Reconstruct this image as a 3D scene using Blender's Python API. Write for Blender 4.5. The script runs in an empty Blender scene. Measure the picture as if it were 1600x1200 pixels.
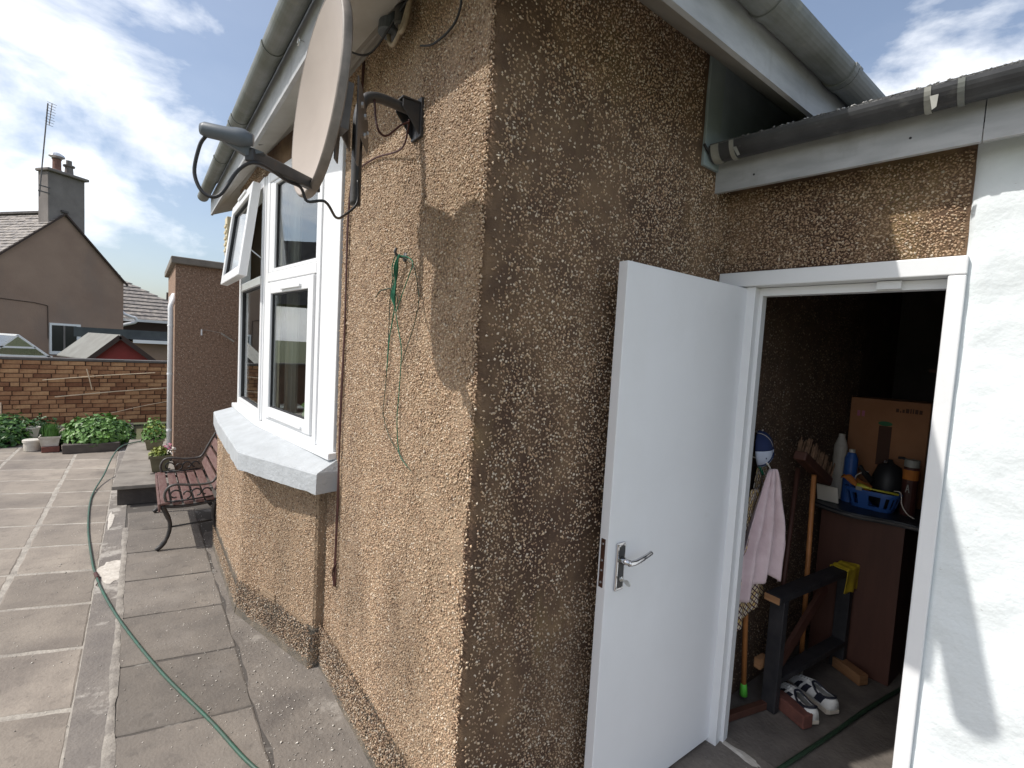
import bpy, bmesh, math, random
import numpy as np
from mathutils import Vector, Matrix, Euler, noise as mnoise

random.seed(7)
RNG = np.random.default_rng(11)
SC = bpy.context.scene
COL = SC.collection
V = Vector

# ------------------------------------------------------------------ camera
YAW, PITCH, ROLL = 0.655, -0.065, 0.057
CAM = V((-0.763, -1.159, 1.678))
fwd = V((math.sin(YAW) * math.cos(PITCH), math.cos(YAW) * math.cos(PITCH), math.sin(PITCH)))
rgt = V((math.cos(YAW), -math.sin(YAW), 0.0))
upv = rgt.cross(fwd)
r2 = rgt * math.cos(ROLL) + upv * math.sin(ROLL)
u2 = -rgt * math.sin(ROLL) + upv * math.cos(ROLL)
cd = bpy.data.cameras.new('camera')
cd.sensor_width = 36.0
cd.lens = 36.0 * 758.3 / 1600.0
cd.clip_start = 0.02
cd.clip_end = 3000.0
cam = bpy.data.objects.new('camera', cd)
m = Matrix((r2, u2, -fwd)).transposed().to_4x4()
m.translation = CAM
cam.matrix_world = m
COL.objects.link(cam)
SC.camera = cam

# ------------------------------------------------------------------ sky and sun
TO_SUN = V((-1.0, 0.32, 1.25)).normalized()
world = bpy.data.worlds.new('World')
SC.world = world
world.use_nodes = True
wn = world.node_tree.nodes
wl = world.node_tree.links
for n in list(wn):
    wn.remove(n)


def N(nt, kind, **kw):
    n = nt.nodes.new(kind)
    for k, v in kw.items():
        if k in ('loc',):
            continue
        setattr(n, k, v)
    return n


wt = world.node_tree
wo = N(wt, 'ShaderNodeOutputWorld')
bg = N(wt, 'ShaderNodeBackground')
bg.inputs['Strength'].default_value = 0.15
sky = N(wt, 'ShaderNodeTexSky', sky_type='NISHITA')
sky.sun_disc = False
sky.sun_elevation = math.asin(TO_SUN.z)
sky.sun_rotation = math.atan2(TO_SUN.x, TO_SUN.y)
sky.air_density = 1.0
sky.dust_density = 2.2
sky.ozone_density = 1.0
tc = N(wt, 'ShaderNodeTexCoord')
sep = N(wt, 'ShaderNodeSeparateXYZ')
wl.new(tc.outputs['Generated'], sep.inputs[0])
cmb = N(wt, 'ShaderNodeMapping')
cmb.inputs['Scale'].default_value = (1.0, 1.0, 1.9)
cmb.inputs['Location'].default_value = (-4.71, -4.25, -5.61)
wl.new(tc.outputs['Generated'], cmb.inputs['Vector'])
cn = N(wt, 'ShaderNodeTexNoise')
cn.inputs['Scale'].default_value = 3.0
cn.inputs['Detail'].default_value = 9.0
cn.inputs['Roughness'].default_value = 0.57
cn.inputs['Distortion'].default_value = 0.22
wl.new(cmb.outputs[0], cn.inputs['Vector'])
cr = N(wt, 'ShaderNodeValToRGB')
cr.color_ramp.elements[0].position = 0.47
cr.color_ramp.elements[0].color = (0.1, 0.1, 0.1, 1)
cr.color_ramp.elements[1].position = 0.60
cr.color_ramp.elements[1].color = (1, 1, 1, 1)
wl.new(cn.outputs['Fac'], cr.inputs['Fac'])
# clouds: white, greyer where thick
cn2 = N(wt, 'ShaderNodeTexNoise')
cn2.inputs['Scale'].default_value = 7.0
cn2.inputs['Detail'].default_value = 5.0
wl.new(cmb.outputs[0], cn2.inputs['Vector'])
cr2 = N(wt, 'ShaderNodeValToRGB')
cr2.color_ramp.elements[0].position = 0.35
cr2.color_ramp.elements[0].color = (6.6, 6.9, 7.4, 1)
cr2.color_ramp.elements[1].position = 0.62
cr2.color_ramp.elements[1].color = (9.0, 9.1, 9.2, 1)
wl.new(cn2.outputs['Fac'], cr2.inputs['Fac'])
cf = N(wt, 'ShaderNodeMath', operation='MULTIPLY')
wl.new(cr.outputs['Color'], cf.inputs[0])
cf.inputs[1].default_value = 0.88
mx = N(wt, 'ShaderNodeMix', data_type='RGBA')
wl.new(cf.outputs[0], mx.inputs['Factor'])
wl.new(sky.outputs[0], mx.inputs['A'])
wl.new(cr2.outputs['Color'], mx.inputs['B'])
wl.new(mx.outputs['Result'], bg.inputs['Color'])
wl.new(bg.outputs[0], wo.inputs['Surface'])

sd = bpy.data.lights.new('sun', 'SUN')
sd.energy = 3.6
sd.angle = math.radians(0.53)
sd.color = (1.0, 0.955, 0.89)
sun = bpy.data.objects.new('sun', sd)
sun.rotation_euler = TO_SUN.to_track_quat('Z', 'Y').to_euler()
sun.location = (-6, 2, 9)
COL.objects.link(sun)

SC.view_settings.view_transform = 'Standard'
SC.view_settings.look = 'None'
SC.view_settings.gamma = 1.0
SC.view_settings.exposure = 0.14
SC.view_settings.use_curve_mapping = False
SC.cycles.max_bounces = 6
SC.cycles.transparent_max_bounces = 12
SC.cycles.use_denoising = True


# ------------------------------------------------------------------ materials
def srgb(r, g, b):
    f = lambda c: (c / 255.0 / 12.92) if c <= 10 else ((c / 255.0 + 0.055) / 1.055) ** 2.4
    return (f(r), f(g), f(b), 1.0)


def mat(name, base, rough=0.7, var=0.0, scale=20.0, second=None, bump=0.0, bscale=None, metal=0.0,
        detail=5.0, lo=0.35, hi=0.65, coat=0.0, spec=None, stretch=None):
    """Principled with a noise mix of two colours and a fine bump."""
    M = bpy.data.materials.new(name)
    M.use_nodes = True
    nt = M.node_tree
    b = nt.nodes['Principled BSDF']
    b.inputs['Roughness'].default_value = rough
    b.inputs['Metallic'].default_value = metal
    if coat:
        b.inputs['Coat Weight'].default_value = coat
    if spec is not None:
        b.inputs['Specular IOR Level'].default_value = spec
    base = tuple(base) + ((1.0,) if len(base) == 3 else ())
    if second is None and var > 0:
        second = tuple(min(1, c * (1 - var)) for c in base[:3]) + (1,)
        base2 = tuple(min(1, c * (1 + var)) for c in base[:3]) + (1,)
    else:
        base2 = base
    t = N(nt, 'ShaderNodeTexCoord')
    vec = t.outputs['Object']
    if stretch:
        mp = N(nt, 'ShaderNodeMapping')
        mp.inputs['Scale'].default_value = stretch
        nt.links.new(vec, mp.inputs['Vector'])
        vec = mp.outputs['Vector']
    if second is not None:
        second = tuple(second) + ((1.0,) if len(second) == 3 else ())
        no = N(nt, 'ShaderNodeTexNoise')
        no.inputs['Scale'].default_value = scale
        no.inputs['Detail'].default_value = detail
        no.inputs['Roughness'].default_value = 0.6
        nt.links.new(vec, no.inputs['Vector'])
        ra = N(nt, 'ShaderNodeValToRGB')
        ra.color_ramp.elements[0].position = lo
        ra.color_ramp.elements[1].position = hi
        ra.color_ramp.elements[0].color = second
        ra.color_ramp.elements[1].color = base2
        nt.links.new(no.outputs['Fac'], ra.inputs['Fac'])
        nt.links.new(ra.outputs['Color'], b.inputs['Base Color'])
    else:
        b.inputs['Base Color'].default_value = base
    if bump > 0:
        nb = N(nt, 'ShaderNodeTexNoise')
        nb.inputs['Scale'].default_value = bscale or scale * 3
        nb.inputs['Detail'].default_value = 6.0
        nt.links.new(vec, nb.inputs['Vector'])
        bp = N(nt, 'ShaderNodeBump')
        bp.inputs['Strength'].default_value = bump
        bp.inputs['Distance'].default_value = 0.01
        nt.links.new(nb.outputs['Fac'], bp.inputs['Height'])
        nt.links.new(bp.outputs['Normal'], b.inputs['Normal'])
    return M


def add_layer(M, color, scale, lo, hi, detail=6.0, amount=1.0, stretch=None, seed=0.0, kind='noise'):
    """Mix a further colour over the base colour where a noise passes a threshold (stains, specks, wear)."""
    nt = M.node_tree
    b = nt.nodes['Principled BSDF']
    t = N(nt, 'ShaderNodeTexCoord')
    mp = N(nt, 'ShaderNodeMapping')
    mp.inputs['Location'].default_value = (seed, seed * 0.7, -seed)
    if stretch:
        mp.inputs['Scale'].default_value = stretch
    nt.links.new(t.outputs['Object'], mp.inputs['Vector'])
    if kind == 'noise':
        no = N(nt, 'ShaderNodeTexNoise')
        no.inputs['Detail'].default_value = detail
        no.inputs['Roughness'].default_value = 0.62
        out = 'Fac'
    else:
        no = N(nt, 'ShaderNodeTexVoronoi')
        out = 'Distance'
    no.inputs['Scale'].default_value = scale
    nt.links.new(mp.outputs['Vector'], no.inputs['Vector'])
    ra = N(nt, 'ShaderNodeValToRGB')
    ra.color_ramp.elements[0].position = lo
    ra.color_ramp.elements[1].position = hi
    a0, a1 = (0, amount) if kind == 'noise' else (amount, 0)
    ra.color_ramp.elements[0].color = (a0, a0, a0, 1)
    ra.color_ramp.elements[1].color = (a1, a1, a1, 1)
    nt.links.new(no.outputs[out], ra.inputs['Fac'])
    mxx = N(nt, 'ShaderNodeMix', data_type='RGBA')
    nt.links.new(ra.outputs['Color'], mxx.inputs['Factor'])
    s = b.inputs['Base Color']
    if s.is_linked:
        nt.links.new(s.links[0].from_socket, mxx.inputs['A'])
    else:
        mxx.inputs['A'].default_value = s.default_value
    mxx.inputs['B'].default_value = tuple(color) + ((1.0,) if len(color) == 3 else ())
    nt.links.new(mxx.outputs['Result'], s)
    return M


def glass_mat(name, tint=(0.86, 0.9, 0.9), refl=1.0):
    M = bpy.data.materials.new(name)
    M.use_nodes = True
    nt = M.node_tree
    nt.nodes.remove(nt.nodes['Principled BSDF'])
    tr = N(nt, 'ShaderNodeBsdfTransparent')
    tr.inputs[0].default_value = tuple(tint) + (1,)
    gl = N(nt, 'ShaderNodeBsdfGlossy')
    gl.inputs['Roughness'].default_value = 0.015
    lw = N(nt, 'ShaderNodeLayerWeight')
    pw = N(nt, 'ShaderNodeMath', operation='POWER')
    pw.inputs[1].default_value = 4.0
    nt.links.new(lw.outputs['Facing'], pw.inputs[0])
    fr = N(nt, 'ShaderNodeMapRange')
    fr.inputs['To Min'].default_value = 0.12
    fr.inputs['To Max'].default_value = 1.0
    nt.links.new(pw.outputs[0], fr.inputs['Value'])
    mxs = N(nt, 'ShaderNodeMixShader')
    nt.links.new(fr.outputs[0], mxs.inputs[0])
    nt.links.new(tr.outputs[0], mxs.inputs[1])
    nt.links.new(gl.outputs[0], mxs.inputs[2])
    nt.links.new(mxs.outputs[0], nt.nodes['Material Output'].inputs['Surface'])
    return M


MT = {}
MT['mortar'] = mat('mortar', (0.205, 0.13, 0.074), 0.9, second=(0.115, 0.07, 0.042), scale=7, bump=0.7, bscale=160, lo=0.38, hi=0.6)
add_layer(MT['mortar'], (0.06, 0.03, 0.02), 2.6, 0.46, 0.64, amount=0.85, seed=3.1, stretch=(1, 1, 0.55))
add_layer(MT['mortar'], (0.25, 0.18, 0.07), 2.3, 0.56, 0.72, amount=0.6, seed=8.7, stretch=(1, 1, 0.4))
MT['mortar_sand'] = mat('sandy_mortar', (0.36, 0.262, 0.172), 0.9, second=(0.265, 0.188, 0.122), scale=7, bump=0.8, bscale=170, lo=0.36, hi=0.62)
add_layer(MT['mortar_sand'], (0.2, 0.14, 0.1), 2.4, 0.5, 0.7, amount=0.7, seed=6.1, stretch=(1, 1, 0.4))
MT['plinth'] = mat('plinth_mortar', (0.17, 0.14, 0.105), 0.92, second=(0.09, 0.08, 0.065), scale=14, bump=0.8, bscale=120)
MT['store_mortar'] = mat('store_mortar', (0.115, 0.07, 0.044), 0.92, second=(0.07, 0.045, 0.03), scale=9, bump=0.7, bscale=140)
MT['farpebble'] = mat('pebbledash_far', (0.38, 0.25, 0.175), 0.92, second=(0.19, 0.12, 0.085), scale=45, bump=0.9, bscale=110)
add_layer(MT['farpebble'], (0.62, 0.52, 0.42), 42, 0.12, 0.22, kind='vor', amount=0.8)
MT['upvc'] = mat('white_plastic', (0.8, 0.81, 0.82), 0.28, var=0.02, scale=4)
MT['white_gloss'] = mat('white_gloss_paint', (0.78, 0.79, 0.8), 0.3, var=0.025, scale=3, bump=0.05, bscale=60)
add_layer(MT['white_gloss'], (0.42, 0.4, 0.36), 9, 0.68, 0.8, amount=0.35)
MT['door_white'] = mat('door_white', (0.78, 0.79, 0.815), 0.38, var=0.02, scale=2.5, bump=0.03, bscale=50)
add_layer(MT['door_white'], (0.5, 0.49, 0.46), 5, 0.66, 0.8, amount=0.3, seed=3.0)
add_layer(MT['door_white'], (0.55, 0.54, 0.5), 1.6, 0.52, 0.75, amount=0.22, seed=8.0, stretch=(1, 1, 0.5))
MT['white_wall'] = mat('white_masonry_paint', (0.74, 0.785, 0.8), 0.8, second=(0.69, 0.735, 0.745), scale=5, bump=0.28, bscale=60, lo=0.3, hi=0.55)
add_layer(MT['white_wall'], (0.36, 0.35, 0.32), 26, 0.7, 0.76, amount=0.7, stretch=(1, 1, 2.4))
add_layer(MT['white_wall'], (0.5, 0.5, 0.46), 3.0, 0.6, 0.8, amount=0.35, seed=5.0, stretch=(1, 1, 0.4))
MT['fascia'] = mat('fascia_white', (0.47, 0.48, 0.49), 0.5, second=(0.35, 0.36, 0.37), scale=5, stretch=(1, 1, 4))
add_layer(MT['fascia'], (0.22, 0.21, 0.19), 7, 0.58, 0.75, amount=0.5, seed=2.0, stretch=(1, 1, 0.5))
MT['soffit'] = mat('soffit', (0.5, 0.5, 0.47), 0.6, second=(0.38, 0.37, 0.33), scale=3)
MT['gutter'] = mat('grey_gutter', (0.21, 0.22, 0.215), 0.5, second=(0.13, 0.14, 0.12), scale=6, bump=0.1)
add_layer(MT['gutter'], (0.34, 0.33, 0.25), 11, 0.6, 0.75, amount=0.5)
MT['gutter_dark'] = mat('black_gutter', (0.06, 0.062, 0.066), 0.42, second=(0.035, 0.036, 0.04), scale=9, bump=0.08)
add_layer(MT['gutter_dark'], (0.2, 0.2, 0.19), 13, 0.58, 0.75, amount=0.5, stretch=(1, 1, 3))
MT['felt'] = mat('mineral_felt', (0.2, 0.2, 0.2), 0.95, second=(0.1, 0.1, 0.1), scale=150, bump=1.0, bscale=160)
MT['lead'] = mat('lead_sheet', (0.36, 0.43, 0.48), 0.5, second=(0.27, 0.32, 0.37), scale=6, bump=0.15, bscale=14)
MT['lead_light'] = mat('lead_sheet_pale', (0.36, 0.43, 0.44), 0.55, second=(0.28, 0.34, 0.355), scale=7, bump=0.15, bscale=14)
MT['roof_tile'] = mat('roof_tile', (0.12, 0.115, 0.11), 0.85, var=0.3, scale=3, bump=0.3)
MT['sill'] = mat('sill_paint', (0.44, 0.465, 0.485), 0.7, second=(0.38, 0.4, 0.415), scale=9, bump=0.35, bscale=55)
add_layer(MT['sill'], (0.33, 0.34, 0.34), 24, 0.66, 0.76, amount=0.5)
MT['glass'] = glass_mat('window_glass')
MT['room'] = mat('room_plaster', (0.16, 0.12, 0.08), 0.9)
MT['seal'] = mat('black_seal', (0.02, 0.02, 0.022), 0.6)
MT['dish'] = mat('dish_metal', (0.4, 0.34, 0.29), 0.5, second=(0.345, 0.29, 0.245), scale=4, bump=0.03)
MT['dish_rim'] = mat('dish_rim', (0.22, 0.19, 0.165), 0.55, var=0.2, scale=20)
add_layer(MT['dish'], (0.25, 0.17, 0.11), 18, 0.69, 0.78, amount=0.55)
MT['dark_metal'] = mat('dark_grey_metal', (0.045, 0.047, 0.052), 0.5, second=(0.075, 0.07, 0.066), scale=14, metal=0.2, bump=0.1)
add_layer(MT['dark_metal'], (0.16, 0.08, 0.045), 20, 0.64, 0.74, amount=0.7)
MT['mid_metal'] = mat('mount_grey', (0.14, 0.13, 0.125), 0.55, second=(0.08, 0.075, 0.075), scale=12, metal=0.2)
MT['steel'] = mat('bright_steel', (0.62, 0.62, 0.6), 0.3, metal=0.9)
MT['lnb'] = mat('lnb_grey', (0.1, 0.115, 0.13), 0.45, var=0.1, scale=8)
MT['black'] = mat('black_rubber', (0.018, 0.018, 0.02), 0.5)
MT['cable_brown'] = mat('brown_cable', (0.06, 0.018, 0.014), 0.55, var=0.2, scale=20)
MT['cable_beige'] = mat('beige_cable', (0.3, 0.24, 0.17), 0.6, var=0.25, scale=20)
MT['twine'] = mat('green_twine', (0.012, 0.13, 0.07), 0.7, var=0.3, scale=60)
MT['twine_dark'] = mat('dark_green_wire', (0.02, 0.045, 0.025), 0.6, var=0.3, scale=60)
MT['hose'] = mat('green_hose', (0.03, 0.105, 0.07), 0.45, second=(0.05, 0.075, 0.058), scale=30)
MT['cream'] = mat('cream_plastic', (0.62, 0.54, 0.36), 0.5, var=0.05, scale=5)
MT['bench_wood'] = mat('bench_wood', (0.105, 0.045, 0.038), 0.6, second=(0.16, 0.095, 0.08), scale=9, bump=0.3, bscale=40, stretch=(5, 1, 5))
add_layer(MT['bench_wood'], (0.3, 0.22, 0.18), 14, 0.64, 0.76, amount=0.6, stretch=(4, 0.7, 4))
MT['iron'] = mat('cast_iron', (0.02, 0.02, 0.02), 0.5, second=(0.05, 0.04, 0.034), scale=25, bump=0.2)
MT['iron_arm'] = mat('worn_iron_arm', (0.085, 0.083, 0.078), 0.4, second=(0.05, 0.036, 0.03), scale=18)
MT['concrete'] = mat('concrete', (0.25, 0.225, 0.195), 0.9, second=(0.17, 0.15, 0.13), scale=6, bump=0.4, bscale=60)
MT['step_side'] = mat('step_side', (0.1, 0.085, 0.075), 0.92, second=(0.06, 0.05, 0.045), scale=5, bump=0.5, bscale=40)
MT['leaf'] = mat('leaf_green', (0.12, 0.25, 0.04), 0.5, second=(0.05, 0.13, 0.02), scale=9)
MT['leaf2'] = mat('leaf_dark', (0.045, 0.13, 0.025), 0.5, second=(0.02, 0.06, 0.012), scale=8)
MT['leaf3'] = mat('leaf_yellow', (0.26, 0.27, 0.04), 0.5, second=(0.09, 0.15, 0.02), scale=12)
MT['grassleaf'] = mat('chive_green', (0.075, 0.2, 0.025), 0.5, second=(0.04, 0.1, 0.02), scale=9)
MT['soil'] = mat('soil', (0.04, 0.028, 0.02), 0.95, var=0.3, scale=30, bump=0.6)
MT['petal_pink'] = mat('pink_petal', (0.5, 0.16, 0.24), 0.6)
MT['petal_white'] = mat('white_petal', (0.75, 0.7, 0.62), 0.6)
MT['pot_white'] = mat('white_tub', (0.58, 0.55, 0.5), 0.5, second=(0.42, 0.38, 0.32), scale=7)
MT['pot_olive'] = mat('olive_pot', (0.16, 0.145, 0.085), 0.6, second=(0.11, 0.095, 0.055), scale=9, bump=0.15)
MT['house_brown'] = mat('brown_harling', (0.35, 0.245, 0.185), 0.95, second=(0.28, 0.19, 0.145), scale=0.9, bump=0.6, bscale=25, lo=0.3, hi=0.7)
add_layer(MT['house_brown'], (0.24, 0.185, 0.155), 0.55, 0.5, 0.66, amount=0.6, stretch=(1, 1, 0.5))
MT['chimney'] = mat('chimney_render', (0.24, 0.215, 0.2), 0.95, second=(0.18, 0.16, 0.15), scale=1.4, bump=0.5, bscale=25)
MT['slate'] = mat('slate', (0.34, 0.3, 0.26), 0.7, second=(0.13, 0.12, 0.12), scale=6, bump=0.2)
MT['slate_dark'] = mat('slate_dark', (0.1, 0.09, 0.085), 0.8, var=0.3, scale=4)
MT['terracotta'] = mat('clay_pot', (0.2, 0.1, 0.075), 0.8, var=0.2, scale=6)
MT['tin'] = mat('aluminium_cowl', (0.7, 0.7, 0.7), 0.35, metal=0.9)
MT['red_shed'] = mat('red_shed_paint', (0.26, 0.035, 0.028), 0.7, second=(0.2, 0.028, 0.022), scale=4)
MT['shed_felt'] = mat('shed_felt', (0.24, 0.24, 0.22), 0.95, second=(0.19, 0.185, 0.17), scale=3, bump=0.3)
MT['shed_trim'] = mat('shed_trim', (0.055, 0.035, 0.028), 0.8)
MT['flat_roof'] = mat('flat_roof_dark', (0.042, 0.05, 0.058), 0.7, second=(0.07, 0.08, 0.085), scale=3)
MT['dark_glass'] = mat('dark_window', (0.012, 0.014, 0.018), 0.12)
MT['cane'] = mat('pale_cane', (0.6, 0.48, 0.34), 0.7, var=0.15, scale=8)
MT['timber'] = mat('bare_timber', (0.36, 0.19, 0.09), 0.7, second=(0.24, 0.115, 0.05), scale=8, stretch=(1, 1, 6))
MT['timber_black'] = mat('black_stained_timber', (0.018, 0.018, 0.022), 0.6, second=(0.035, 0.033, 0.036), scale=14, bump=0.3)
MT['timber_red'] = mat('red_brown_board', (0.1, 0.04, 0.027), 0.6, second=(0.075, 0.03, 0.02), scale=5, stretch=(3, 3, 0.5))
MT['timber_orange'] = mat('varnished_pole', (0.42, 0.17, 0.055), 0.5, var=0.2, scale=10)
MT['worktop'] = mat('dark_worktop', (0.02, 0.024, 0.032), 0.4)
MT['cardboard'] = mat('cardboard', (0.42, 0.2, 0.1), 0.9, second=(0.34, 0.155, 0.075), scale=4)
MT['ink'] = mat('box_ink', (0.09, 0.045, 0.03), 0.9)
MT['ink_green'] = mat('box_ink_green', (0.05, 0.17, 0.08), 0.9)
MT['blue_plastic'] = mat('blue_basket_plastic', (0.03, 0.1, 0.34), 0.4)
MT['yellow'] = mat('yellow_cloth', (0.62, 0.46, 0.015), 0.8, second=(0.4, 0.27, 0.02), scale=9)
MT['yellow_plastic'] = mat('yellow_plastic', (0.55, 0.5, 0.05), 0.5)
MT['green_plastic'] = mat('green_plastic', (0.12, 0.55, 0.06), 0.5)
MT['orange_cloth'] = mat('orange_cloth', (0.5, 0.17, 0.03), 0.8, var=0.2, scale=10)
MT['pink_cloth'] = mat('pink_cloth', (0.78, 0.64, 0.66), 0.9, second=(0.66, 0.52, 0.54), scale=12, bump=0.2, bscale=90)
MT['navy'] = mat('navy_cloth', (0.02, 0.035, 0.11), 0.85)
MT['cap_white'] = mat('cap_white', (0.6, 0.66, 0.8), 0.85)
MT['cap_green'] = mat('cap_green', (0.02, 0.3, 0.16), 0.8)
MT['shoe_white'] = mat('shoe_white', (0.72, 0.72, 0.7), 0.55, var=0.08, scale=20)
MT['shoe_sole'] = mat('shoe_sole', (0.56, 0.5, 0.42), 0.6, var=0.1, scale=20)
MT['shoe_dark'] = mat('shoe_navy', (0.015, 0.017, 0.03), 0.7)
MT['brick_red'] = mat('red_brick', (0.2, 0.075, 0.055), 0.9, second=(0.13, 0.05, 0.04), scale=16, bump=0.5)
MT['brown_plate'] = mat('bronze_plate', (0.11, 0.055, 0.04), 0.4, metal=0.5, var=0.15, scale=15)
MT['chrome'] = mat('chrome', (0.6, 0.6, 0.62), 0.12, metal=1.0)
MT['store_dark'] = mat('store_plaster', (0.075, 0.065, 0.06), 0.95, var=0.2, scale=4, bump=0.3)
MT['store_floor'] = mat('store_floor', (0.17, 0.148, 0.13), 0.9, second=(0.11, 0.097, 0.085), scale=7, bump=0.4, bscale=60)
add_layer(MT['store_floor'], (0.45, 0.43, 0.4), 34, 0.7, 0.76, amount=0.6)
MT['tape'] = mat('clear_tape', (0.3, 0.3, 0.27), 0.5, var=0.15, scale=20)
MT['bristle'] = mat('bristle', (0.17, 0.1, 0.06), 0.9, var=0.3, scale=60)

# a lattice print for the tea towel
Mx = bpy.data.materials.new('lattice_cloth')
Mx.use_nodes = True
nt = Mx.node_tree
b = nt.nodes['Principled BSDF']
b.inputs['Roughness'].default_value = 0.9
t = N(nt, 'ShaderNodeTexCoord')
mp = N(nt, 'ShaderNodeMapping')
mp.inputs['Rotation'].default_value = (0, 0, math.radians(45))
nt.links.new(t.outputs['UV'], mp.inputs['Vector'])
br = N(nt, 'ShaderNodeTexBrick')
br.offset = 0.0
br.inputs['Scale'].default_value = 30.0
br.inputs['Brick Width'].default_value = 0.6
br.inputs['Row Height'].default_value = 0.6
br.inputs['Mortar Size'].default_value = 0.09
br.inputs['Color1'].default_value = (0.6, 0.42, 0.12, 1)
br.inputs['Color2'].default_value = (0.7, 0.66, 0.58, 1)
br.inputs['Mortar'].default_value = (0.07, 0.02, 0.04, 1)
nt.links.new(mp.outputs['Vector'], br.inputs['Vector'])
nt.links.new(br.outputs['Color'], b.inputs['Base Color'])
MT['lattice'] = Mx

# pebbles take a colour per stone
Mp = bpy.data.materials.new('pebble')
Mp.use_nodes = True
nt = Mp.node_tree
b = nt.nodes['Principled BSDF']
b.inputs['Roughness'].default_value = 0.5
at = N(nt, 'ShaderNodeAttribute', attribute_name='stone')
nt.links.new(at.outputs['Color'], b.inputs['Base Color'])
MT['pebble'] = Mp

# bricks of the garden wall vary object by object
Mb = mat('wall_brick', (0.48, 0.305, 0.19), 0.92, second=(0.34, 0.185, 0.11), scale=9, bump=0.4)
nt = Mb.node_tree
b = nt.nodes['Principled BSDF']
oi = N(nt, 'ShaderNodeObjectInfo')
ra = N(nt, 'ShaderNodeValToRGB')
els = ra.color_ramp.elements
els[0].position = 0.0; els[0].color = (0.4, 0.27, 0.22, 1)
els[1].position = 1.0; els[1].color = (1.0, 0.93, 0.78, 1)
e = els.new(0.35); e.color = (0.72, 0.6, 0.5, 1)
nt.links.new(oi.outputs['Random'], ra.inputs['Fac'])
mm = N(nt, 'ShaderNodeMix', data_type='RGBA')
mm.blend_type = 'MULTIPLY'
mm.inputs['Factor'].default_value = 1.0
s = b.inputs['Base Color']
nt.links.new(s.links[0].from_socket, mm.inputs['A'])
nt.links.new(ra.outputs['Color'], mm.inputs['B'])
nt.links.new(mm.outputs['Result'], s)
MT['brick'] = Mb
MT['brick_joint'] = mat('brick_joint', (0.13, 0.07, 0.045), 0.95, second=(0.08, 0.045, 0.03), scale=6, bump=0.4)


def slab_mat(name, c1, c2, seed):
    M = mat(name, c1, 0.88, second=c2, scale=3.5, bump=0.35, bscale=70, detail=8, lo=0.3, hi=0.7)
    nt = M.node_tree
    b = nt.nodes['Principled BSDF']
    # world position so that stains run over the slabs, plus a small change slab by slab
    for n in nt.nodes:
        if n.type == 'TEX_COORD':
            g = N(nt, 'ShaderNodeNewGeometry')
            for l in list(n.outputs['Object'].links):
                nt.links.new(g.outputs['Position'], l.to_socket)
    oi = N(nt, 'ShaderNodeObjectInfo')
    mr = N(nt, 'ShaderNodeMapRange')
    mr.inputs['To Min'].default_value = 0.78
    mr.inputs['To Max'].default_value = 1.12
    nt.links.new(oi.outputs['Random'], mr.inputs['Value'])
    mm = N(nt, 'ShaderNodeMix', data_type='RGBA')
    mm.blend_type = 'MULTIPLY'
    mm.inputs['Factor'].default_value = 1.0
    s = b.inputs['Base Color']
    nt.links.new(s.links[0].from_socket, mm.inputs['A'])
    nt.links.new(mr.outputs['Result'], mm.inputs['B'])
    nt.links.new(mm.outputs['Result'], s)
    return M


def world_specks(M, color, scale, lo, hi, amount, seed, stretch=None):
    add_layer(M, color, scale, lo, hi, amount=amount, seed=seed, stretch=stretch)
    nt = M.node_tree
    for n in list(nt.nodes):
        if n.type == 'TEX_COORD' and n.outputs['Object'].links:
            g = N(nt, 'ShaderNodeNewGeometry')
            for l in list(n.outputs['Object'].links):
                nt.links.new(g.outputs['Position'], l.to_socket)
    return M


MT['slab'] = slab_mat('paving_slab', (0.315, 0.272, 0.226), (0.215, 0.184, 0.155), 1)
world_specks(MT['slab'], (0.085, 0.072, 0.066), 1.7, 0.5, 0.75, 0.6, 4.0)
world_specks(MT['slab'], (0.32, 0.3, 0.27), 42, 0.66, 0.78, 0.5, 6.0)
world_specks(MT['slab'], (0.1, 0.085, 0.072), 17, 0.56, 0.74, 0.55, 12.0)
world_specks(MT['slab'], (0.06, 0.05, 0.045), 6.5, 0.66, 0.76, 0.6, 15.0)
MT['slab_edge'] = slab_mat('paving_slab_dark', (0.215, 0.187, 0.158), (0.14, 0.123, 0.107), 2)
world_specks(MT['slab_edge'], (0.26, 0.235, 0.21), 2.4, 0.5, 0.72, 0.5, 9.0)
world_specks(MT['slab_edge'], (0.5, 0.47, 0.43), 34, 0.67, 0.73, 0.75, 5.0)
world_specks(MT['slab_edge'], (0.08, 0.07, 0.062), 13, 0.55, 0.74, 0.6, 14.0)
MT['joint'] = mat('pale_mortar_joint', (0.42, 0.385, 0.335), 0.95, second=(0.26, 0.235, 0.205), scale=9, bump=0.6, bscale=80)
MT['seam'] = mat('seam_mortar', (0.34, 0.31, 0.27), 0.95, second=(0.2, 0.18, 0.16), scale=11, bump=0.6, bscale=70)
MT['joint_dark'] = mat('dark_joint', (0.085, 0.075, 0.066), 0.95, second=(0.3, 0.28, 0.25), scale=6, lo=0.3, hi=0.42)
MT['strip'] = mat('patched_cement_strip', (0.21, 0.187, 0.165), 0.92, second=(0.155, 0.138, 0.125), scale=5, bump=0.5, bscale=60)
add_layer(MT['strip'], (0.42, 0.39, 0.35), 4.3, 0.56, 0.63, amount=0.75, detail=9, seed=2.0)
MT['edge_strip'] = mat('cement_edge_strip', (0.2, 0.174, 0.148), 0.92, second=(0.135, 0.118, 0.103), scale=4, bump=0.6, bscale=55)
add_layer(MT['edge_strip'], (0.36, 0.33, 0.29), 5, 0.58, 0.68, amount=0.6, detail=9, seed=7.0)
add_layer(MT['edge_strip'], (0.6, 0.57, 0.52), 42, 0.66, 0.72, amount=0.85, seed=1.0)
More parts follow.
